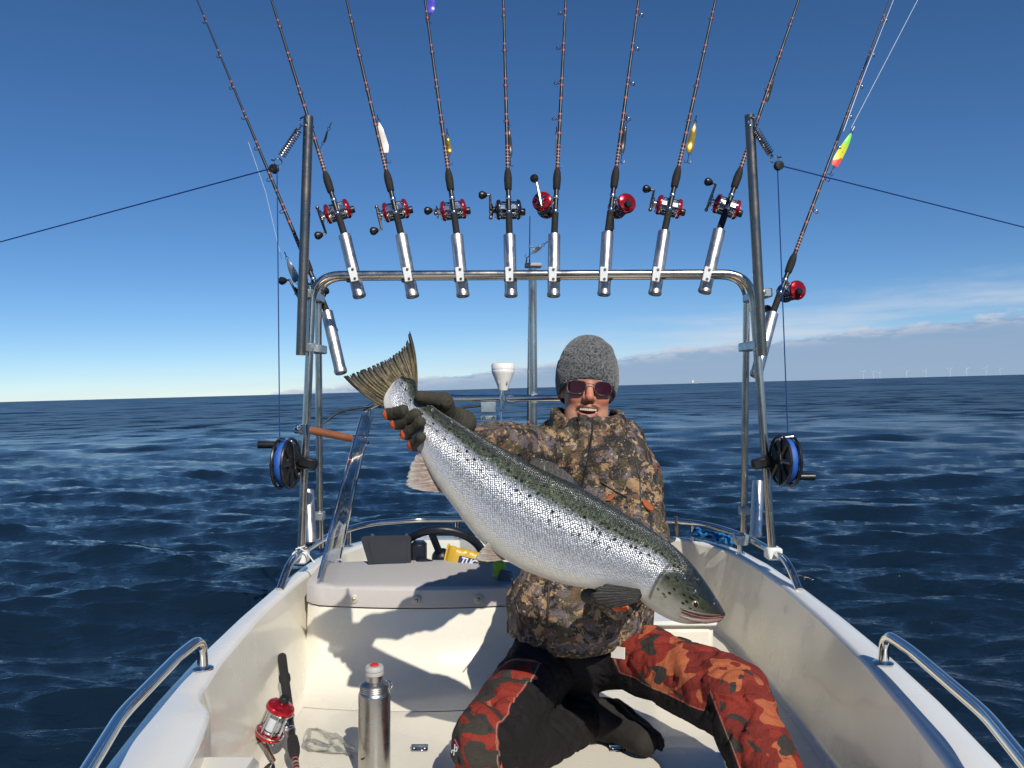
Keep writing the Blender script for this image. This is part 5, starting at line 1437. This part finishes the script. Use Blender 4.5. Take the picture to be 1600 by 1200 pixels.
# ---- gloves
def fd(px): return interp(px, [540, 620, 900, 1130], [2.03, 2.00, 1.94, 1.90])
Bp = [P(607, 647, 1.995), P(619, 662, 1.992), P(634, 678, 1.990), P(645, 695, 1.990)]
Tp = [P(631, 641, 1.958), P(650, 647, 1.955), P(657, 660, 1.950), P(658, 683, 1.945)]
Kp = [P(640, 642, 2.065), P(652, 656, 2.068), P(664, 672, 2.068), P(672, 690, 2.066)]
fr_ = [.0140, .0148, .0145, .0130]
def gloveR_sdf(p):
    d = ell(p, P(676, 655, 2.085), (.040, .030, .046))
    for k in range(4):
        f = smin(rc(p, P(690, 655, 2.09), Kp[k], .018, .0165), rc(p, Kp[k], Bp[k] + Vector((.004, .02, 0)), .0165, .0155), .006)
        f = smin(f, rc(p, Bp[k] + Vector((.004, .02, 0)), Bp[k], .0155, fr_[k]), .006)
        f = smin(f, rc(p, Bp[k], Tp[k], fr_[k], fr_[k] * .93), .005)
        d = smin(d, f, .0045)
    th = smin(rc(p, P(704, 660, 2.09), P(694, 627, 2.03), .026, .0215), rc(p, P(694, 627, 2.03), P(658, 620, 1.972), .0200, .0155), .008)
    d = smin(d, th, .008)
    d = smin(d, rc(p, P(690, 650, 2.09), P(724, 660, 2.12), .031, .034), .02)
    return d + .0009 * waves(p, 51, 160, 5) + .0026 * np.exp(-(waves(p, 52, 95, 4) / .10) ** 2)
def gloveR_attr(vs):
    a = np.zeros(len(vs))
    for k in range(4):
        # orange pads on the outer bend of each finger
        c = V(Bp[k]) + np.array([-.009, -.006, -.0035])
        a = np.maximum(a, np.clip(1.06 - np.sqrt((((vs - c) / np.array([.0095, .016, .0145])) ** 2).sum(1)) * .56, 0, 1))
    return {'tip': a}
sdf_mesh('glove', gloveR_sdf, V(P(664, 655, 2.05)) - (.13, .14, .10), V(P(664, 655, 2.05)) + (.13, .12, .10), .0026, M['glove'], person, gloveR_attr)
LK = [P(918 + 22 * k, 917 + 4 * k, 2.02) for k in range(4)]
LT = [P(930 + 17 * k, 936 + 5 * k, 1.955) for k in range(4)]
def gloveL_sdf(p):
    d = ell(p, P(955, 915, 2.06), (.050, .034, .030))
    for k in range(4):
        f = smin(rc(p, P(955, 918, 2.06), LK[k] + Vector((0, 0, -.022)), .020, .0155), rc(p, LK[k] + Vector((0, 0, -.022)), LT[k], .0155, .0135), .008)
        d = smin(d, f, .004)
    d = smin(d, rc(p, P(975, 905, 2.06), P(1000, 890, 2.02), .020, .014), .01)
    d = smin(d, rc(p, P(958, 920, 2.07), P(968, 932, 2.11), .038, .044), .02)
    return d
def gloveL_attr(vs):
    c = V(LT[2]) + np.array([.006, -.008, -.002])
    return {'tip': np.clip(1.06 - np.sqrt((((vs - c) / np.array([.02, .02, .012])) ** 2).sum(1)) * .56, 0, 1)}
sdf_mesh('glove', gloveL_sdf, V(P(955, 925, 2.04)) - (.13, .15, .10), V(P(955, 925, 2.04)) + (.13, .14, .10), .003, M['glove'], person, gloveL_attr)

# ------------------------------------------------------------------ the salmon
salmon = thing('salmon', 'large silver salmon with dark green back held across the man by its tail', 'fish', P(880, 800, 1.94))
ST = [(0.00, (627, 588), (614, 598), .04), (.03, (647, 594), (600, 621), .12), (.06, (654, 612), (603, 643), .30), (.12, (676, 634), (634, 676), .48), (.19, (708, 655), (655, 708), .50), (.27, (748, 679), (678, 749), .52),
      (.36, (796, 706), (708, 791), .54), (.46, (850, 734), (752, 846), .55), (.56, (904, 760), (812, 887), .55), (.66, (955, 790), (876, 911), .54), (.75, (1003, 818), (938, 921), .54),
      (.82, (1040, 843), (984, 925), .55), (.87, (1065, 864), (1012, 948), .57), (.915, (1090, 892), (1042, 966), .60), (.95, (1108, 917), (1068, 974), .66), (.98, (1124, 942), (1098, 974), .74), (1.0, (1133, 958), (1122, 972), .8)]
sS = np.array([s[0] for s in ST])
def cub(x, ys):
    """smooth Catmull-Rom through the stations"""
    ys = np.asarray(ys, float); i = min(max(int(np.searchsorted(sS, x) - 1), 0), len(sS) - 2)
    t = (x - sS[i]) / (sS[i + 1] - sS[i]); h_ = sS[i + 1] - sS[i]
    def m_(k):
        a, b = max(k - 1, 0), min(k + 1, len(sS) - 1); return (ys[b] - ys[a]) / (sS[b] - sS[a])
    return (2 * t ** 3 - 3 * t ** 2 + 1) * ys[i] + (t ** 3 - 2 * t ** 2 + t) * h_ * m_(i) + (-2 * t ** 3 + 3 * t ** 2) * ys[i + 1] + (t ** 3 - t ** 2) * h_ * m_(i + 1)
def fish_frame(s):
    D = Vector(P(cub(s, [q[1][0] for q in ST]), cub(s, [q[1][1] for q in ST]), 1)); Vv = Vector(P(cub(s, [q[2][0] for q in ST]), cub(s, [q[2][1] for q in ST]), 1))
    c2 = ((D + Vv) / 2); px = c2.x * F + 800
    d = fd(px)
    c = Vector((c2.x * d, d, H + (c2.z - H) * d)); u = (D - Vv) / 2 * d
    u = Vector((u.x, 0, u.z))
    return c, u, cub(s, [q[3] for q in ST]) * u.length
NS, NA = 190, 72
fv, fs_, fh_ = [], [], []
for i in range(NS):
    s = i / (NS - 1); c, u, w = fish_frame(s)
    for k in range(NA):
        a = 2 * math.pi * k / NA
        sa, ca = math.sin(a), math.cos(a)
        # fuller flank above, narrower belly keel
        ww = w * (1 + .10 * sa - .12 * sa * sa)
        r_ = 1.0
        if 0.80 < s < 0.97:      # gill cover: a raised plate with a sharp rear edge
            edge = .842 + .020 * sa * sa - .010 * (sa + .25) ** 2
            t = (s - edge)
            r_ += (.022 if t > 0 else 0) * max(0, 1 - t / .11) * max(0, min(1, (0.78 - abs(sa + .22)) / .18)) - .010 * math.exp(-((t + .004) / .005) ** 2) * max(0, min(1, (0.85 - abs(sa + .2)) / .2))
        p = c + u * sa * (1 + (r_ - 1) * .3) + Vector((0, -1, 0)) * ca * ww * r_
        fv.append(p); fs_.append(s); fh_.append(sa)
fq = [(i * NA + k, i * NA + (k + 1) % NA, (i + 1) * NA + (k + 1) % NA, (i + 1) * NA + k) for i in range(NS - 1) for k in range(NA)]
fq = [q[::-1] for q in fq]
fq += [tuple(range(NA)), tuple(reversed([(NS - 1) * NA + k for k in range(NA)]))]
def fish_mat():
    t = NT('salmon_skin'); s = t.attr('s'); h_ = t.attr('h'); v = t.coord('Object')
    n = t.noise(v, 18, 5, 0.65)
    hh = t.math('ADD', h_, t.math('MULTIPLY_ADD', n, 0.30, -0.15))
    cmb = t.node('ShaderNodeCombineXYZ'); t.l.new(t.math('MULTIPLY', s, 1.08), cmb.inputs[0])
    asn = t.math('ARCSINE', h_, clamp=False); t.l.new(t.math('MULTIPLY', asn, 0.105), cmb.inputs[1])
    uv = cmb.outputs[0]
    # lozenge scales
    rot = t.node('ShaderNodeMapping'); t.l.new(uv, rot.inputs[0]); rot.inputs['Rotation'].default_value = (0, 0, R(45)); 
    sc = t.vor(rot.outputs[0], 190, 'Distance', 'F1', 0.40, '2D')
    scid = t.vor(rot.outputs[0], 190, 'Color', 'F1', 0.40, '2D')
    sp_ = t.node('ShaderNodeSeparateColor'); t.l.new(scid, sp_.inputs[0]); rid = sp_.outputs[0]
    gill = t.math('SUBTRACT', t.math('ADD', s, t.math('MULTIPLY_ADD', n, 0.012, -0.006)), t.math('MULTIPLY_ADD', t.step(h_, 0.15, 0.85), 0.050, 0.846))
    body_ = t.step(gill, 0.012, -0.010)      # scales stop at the head
    silver = t.mix(rid, (0.36, 0.38, 0.40), (0.60, 0.61, 0.63))
    silver = t.mix(t.step(n, 0.35, 0.7), silver, (0.52, 0.53, 0.60))
    belly = t.mix(t.noise(v, 40, 3), (0.62, 0.58, 0.50), (0.72, 0.69, 0.62))
    olive = t.mix(rid, (0.036, 0.046, 0.022), (0.12, 0.14, 0.070))
    back = t.mix(rid, (0.008, 0.012, 0.011), (0.026, 0.034, 0.029))
    c = t.mix(t.step(hh, -0.82, -0.50), belly, silver)
    c = t.mix(t.step(hh, 0.36, 0.62), c, olive)
    c = t.mix(t.step(hh, 0.64, 0.86), c, back)
    rimm = t.step(sc, 0.40, 0.62)
    c = t.mix(t.math('MULTIPLY', t.math('MULTIPLY', rimm, body_), t.step(h_, -0.9, 0.1, 0.15, 0.7)), c, (0.10, 0.11, 0.10))
    # head colours
    hs = t.math('ADD', h_, t.math('MULTIPLY_ADD', t.noise(v, 34, 4, 0.6), 0.6, -0.12))
    head = t.mix(t.step(hs, -0.75, -0.25), (0.46, 0.42, 0.36), (0.27, 0.265, 0.22))
    head = t.mix(t.step(hs, -0.15, 0.35), head, (0.060, 0.068, 0.034))
    head = t.mix(t.step(hs, 0.35, 0.75), head, (0.018, 0.022, 0.020))
    head = t.mix(t.math('MULTIPLY', t.step(s, 0.955, 0.99), 0.75), head, (0.055, 0.045, 0.040))
    c = t.mix(body_, head, c)
    # black spots
    def spots(scale, size, lo_, keep, seed):
        mp = t.node('ShaderNodeMapping'); t.l.new(uv, mp.inputs[0]); mp.inputs['Location'].default_value = (seed, seed * 2, 0)
        vn = t.node('ShaderNodeTexVoronoi', voronoi_dimensions='2D'); t.l.new(mp.outputs[0], vn.inputs['Vector']); vn.inputs['Scale'].default_value = scale
        sp2 = t.node('ShaderNodeSeparateColor'); t.l.new(vn.outputs['Color'], sp2.inputs[0])
        dist = t.math('ADD', vn.outputs['Distance'], t.math('MULTIPLY_ADD', t.noise(v, 150, 2), 0.16, -0.08))
        m_ = t.math('MULTIPLY', t.step(dist, size, size * 0.7), t.step(sp2.outputs[1], keep, keep + 0.02))
        return t.math('MULTIPLY', m_, lo_)
    up_ = t.step(h_, -0.05, 0.30)
    c = t.mix(spots(42, 0.23, t.math('MULTIPLY', up_, body_), 0.50, 3), c, (0.012, 0.012, 0.012))
    c = t.mix(spots(78, 0.22, t.math('MULTIPLY', up_, body_), 0.70, 9), c, (0.015, 0.016, 0.014))
    gl_ = t.math('SUBTRACT', s, t.math('MULTIPLY_ADD', t.math('MULTIPLY', h_, h_), 0.022, 0.846))
    gl_ = t.math('MULTIPLY', t.math('MULTIPLY', t.step(t.math('ABSOLUTE', gl_), 0.0055, 0.0015), t.step(t.math('ABSOLUTE', t.math('ADD', h_, 0.12)), 0.70, 0.55)), 0.75)
    c = t.mix(gl_, c, (0.045, 0.040, 0.032))
    c = t.mix(spots(58, 0.30, t.math('MULTIPLY', t.step(s, 0.85, 0.86), t.math('MULTIPLY', t.step(h_, -0.55, -0.25), t.step(s, 0.975, 0.945))), 0.42, 5), c, (0.012, 0.012, 0.010))
    # pale slime flecks
    fl = t.math('MULTIPLY', t.step(t.noise(v, 60, 4, 0.75), 0.63, 0.70), t.step(h_, -0.2, 0.3))
    c = t.mix(t.math('MULTIPLY', fl, 0.7), c, (0.72, 0.72, 0.72))
    t.set(col=c, metal=t.math('MULTIPLY', t.step(hh, -0.55, -0.15), t.step(hh, 0.95, 0.5, 0.25, 0.60)), rough=t.step(rid, 0, 1, 0.28, 0.46), coat=0.35)
    t.b.inputs['Coat Roughness'].default_value = 0.20
    hgt = t.math('MULTIPLY', t.math('MULTIPLY', t.math('ADD', t.math('MULTIPLY', sc, -1.0), t.math('MULTIPLY', rid, 0.5)), body_), t.step(h_, -0.95, -0.2, 0.15, 1.0))
    w = t.bump(hgt, 0.75, 0.0022); w = t.bump(t.noise(v, 55, 4, 0.6), 0.35, 0.004, w); t.l.new(w, t.b.inputs['Coat Normal'])
    return t.m
M['fish'] = fish_mat()
b = MB(); b.v = fv; b.f = fq
fish_body = b.build('fish_body', M['fish'], salmon, 0, {'s': fs_, 'h': fh_})
fb = BVHTree.FromPolygons(fv, fq)
def fin_mat(name, c0, c1, edge, rough=0.35, transl=0.3, tipdark=None):
    t = NT(name); u = t.attr('u'); w = t.attr('w'); v = t.coord('Object')
    wc = t.node('ShaderNodeCombineXYZ'); t.l.new(t.math('MULTIPLY', u, 26.0), wc.inputs[0]); t.l.new(t.math('MULTIPLY', w, 0.8), wc.inputs[1])
    wv = t.math('MULTIPLY_ADD', t.noise(wc.outputs[0], 2.2, 4, 0.7), 6.0, -3.0)
    n = t.noise(v, 70, 4, 0.7)
    c = t.mix(t.math('MULTIPLY', t.step(t.math('ADD', wv, t.math('MULTIPLY_ADD', n, 1.6, -0.8)), -0.5, 0.7), t.step(w, 1.1, 0.3, 0.35, 1.0)), c0, c1)
    c = t.mix(t.step(t.math('ADD', w, t.math('MULTIPLY_ADD', n, 0.3, -0.15)), 0.50, 0.95), c, edge)
    t.set(col=c, rough=rough, coat=0.1, metal=0.1)
    t.bump(wv, 0.35, 0.0012)
    if transl:
        tl = t.node('ShaderNodeBsdfTranslucent'); t.l.new(c, tl.inputs[0])
        mx = t.node('ShaderNodeMixShader'); mx.inputs[0].default_value = transl
        t.l.new(t.b.outputs[0], mx.inputs[1]); t.l.new(tl.outputs[0], mx.inputs[2]); t.l.new(mx.outputs[0], t.out.inputs['Surface'])
    return t.m
M['tail_fin'] = fin_mat('tail_fin_skin', (0.045, 0.036, 0.020), (0.36, 0.28, 0.14), (0.040, 0.040, 0.030), 0.35, 0.42)
M['pale_fin'] = fin_mat('pale_fin_skin', (0.36, 0.25, 0.21), (0.66, 0.58, 0.50), (0.60, 0.57, 0.52), 0.4, 0.4)
M['dark_fin'] = fin_mat('dark_fin_skin', (0.014, 0.014, 0.012), (0.048, 0.045, 0.038), (0.022, 0.021, 0.019), 0.4, 0.15)
def fan(base, outer, mid, d0, d1, name, mat, nu=56, nv=14, th=.0022, jag=0.0, bulge=0.0):
    """fin between a base curve and an outer curve; all curves in pixels, turned into a solid thin sheet with ray ridges"""
    def cv(pts, u):
        ts = np.linspace(0, 1, len(pts)); return np.array([interp(u, ts, [q[0] for q in pts]), interp(u, ts, [q[1] for q in pts])])
    g = random.Random(len(name) * 7)
    jg = [1 - (jag * 1.6 * g.random() if g.random() < 0.22 else jag * .25 * g.random()) for _ in range(nu + 1)]
    front, back, uu, ww = [], [], [], []
    for j in range(nv + 1):
        w = j / nv; rf, rb = [], []
        for i in range(nu + 1):
            u = i / nu; a, o = cv(base, u), cv(outer, u); m_ = cv(mid, u) if mid else (a + o) / 2
            wj = w * jg[i]
            q = a * (1 - wj) ** 2 + m_ * 2 * wj * (1 - wj) + o * wj * wj
            d = d0 + (d1 - d0) * w + bulge * math.sin(u * math.pi) * w
            ridge = .0004 * math.sin(u * 61) + .0003 * math.sin(u * 143 + 1)
            tt = th * (1.6 - w)
            rf.append(P(q[0], q[1], d) + Vector((0, -tt - ridge, 0))); rb.append(P(q[0], q[1], d) + Vector((0, tt - ridge, 0)))
            uu.append(u); ww.append(w)
        front.append(rf); back.append(rb)
    b = MB(); b.grid(front, True); b.grid(back)
    n1 = len(b.v) // 2; W = nu + 1
    ring = [k for k in range(W)] + [W * r_ + nu for r_ in range(1, nv + 1)] + [W * nv + k for k in range(nu - 1, -1, -1)] + [W * r_ for r_ in range(nv - 1, 0, -1)]
    for a, c in zip(ring, ring[1:] + ring[:1]): b.f.append((a, c, c + n1, a + n1))
    return b.build(name, M[mat], salmon, 0, {'u': uu * 2, 'w': ww * 2})
fan([(652, 611), (647, 598), (634, 596), (619, 604), (606, 618), (603, 640)], [(640, 516), (634, 537), (620, 551), (606, 560), (592, 566), (575, 574), (556, 581), (536, 588)],
    [(655, 556), (640, 562), (625, 572), (608, 584), (592, 592), (572, 602), (560, 616)], 2.005, 2.02, 'tail_fin', 'tail_fin', 84, 16, .002, .10)
fan([(662, 712), (672, 732), (684, 752), (696, 770)], [(655, 704), (643, 722), (636, 742), (633, 757), (640, 763), (660, 767)], None, 1.985, 1.975, 'anal_fin', 'pale_fin', 40, 10, .0018, .08)
fan([(782, 860), (788, 868), (796, 874)], [(762, 848), (752, 858), (744, 868), (742, 875), (760, 878)], None, 1.955, 1.935, 'pelvic_fin', 'pale_fin', 32, 10, .0018, .10)
fan([(1000, 921), (1003, 930), (998, 940)], [(948, 912), (928, 920), (921, 931), (928, 942), (950, 950), (975, 948)], None, 1.880, 1.885, 'pectoral_fin', 'dark_fin', 36, 10, .0022, .06)
fan([(826, 724), (845, 734), (866, 745), (888, 756), (908, 765)], [(832, 714), (848, 715), (866, 722), (886, 736), (908, 758)], None, 1.955, 1.965, 'dorsal_fin', 'dark_fin', 40, 8, .0022, .08)
# eye, mouth, gill edge
c, n = hit(fb, 1086, 944)
b = MB(); b.sphere(c + Vector((0, .004, 0)), .0098, 18, (1, .75, 1)); ey = b.build('eye', plain('eye_gold', (0.34, 0.28, 0.16), 0.15, 0.3, 0.2, 200), salmon)
b = MB(); b.sphere(c + Vector((.001, -.0018, -.0005)), .0056, 14, (1, .55, 1.05)); b.build('pupil', plain('pupil_black', (0.005, 0.005, 0.006), 0.05), ey)
M['jaw'] = plain('jaw_skin', (0.20, 0.135, 0.11), 0.35, 0, 0.5, 120, 0.2)
M['jaw_dark'] = plain('upper_jaw_skin', (0.085, 0.065, 0.048), 0.4, 0, 0.4, 120, 0.2)
M['gum'] = plain('gum', (0.16, 0.03, 0.028), 0.35, 0, 0.35, 80)
def fpt(px, py, lift=0.0):
    p, n = hit(fb, px, py)
    return p + (EYE - p).normalized() * lift
b = MB(); b.tube([P(1062, 962, 1.874), P(1080, 968, 1.870), P(1102, 971, 1.875), P(1120, 969, 1.884), P(1129, 965, 1.892)], [.003, .0050, .0056, .0050, .003], 12); b.build('lower_jaw', M['jaw'], salmon)
b = MB(); b.tube([fpt(1066, 955, .001), fpt(1082, 961, .001), fpt(1100, 965, .001), fpt(1116, 965, .001), P(1131, 963, 1.886)], [.0015, .0024, .0026, .0024, .0015], 8); b.build('gum_line', M['gum'], salmon)
b = MB(); b.tube([fpt(1063, 950, .0008), fpt(1078, 955, .0012), fpt(1095, 959, .0014), fpt(1112, 961, .0012), fpt(1126, 961, .001)], [.001, .0030, .0034, .0028, .0015], 8); b.build('upper_jaw', M['jaw_dark'], salmon)
# ------------------------------------------------------------------ heel the boat and all it carries against the level sea
for o in list(bpy.data.objects):
    if o.parent is None and o not in WORLD_OBJS and o.type not in ('CAMERA', 'LIGHT'):
        o.matrix_basis = HEEL @ o.matrix_basis
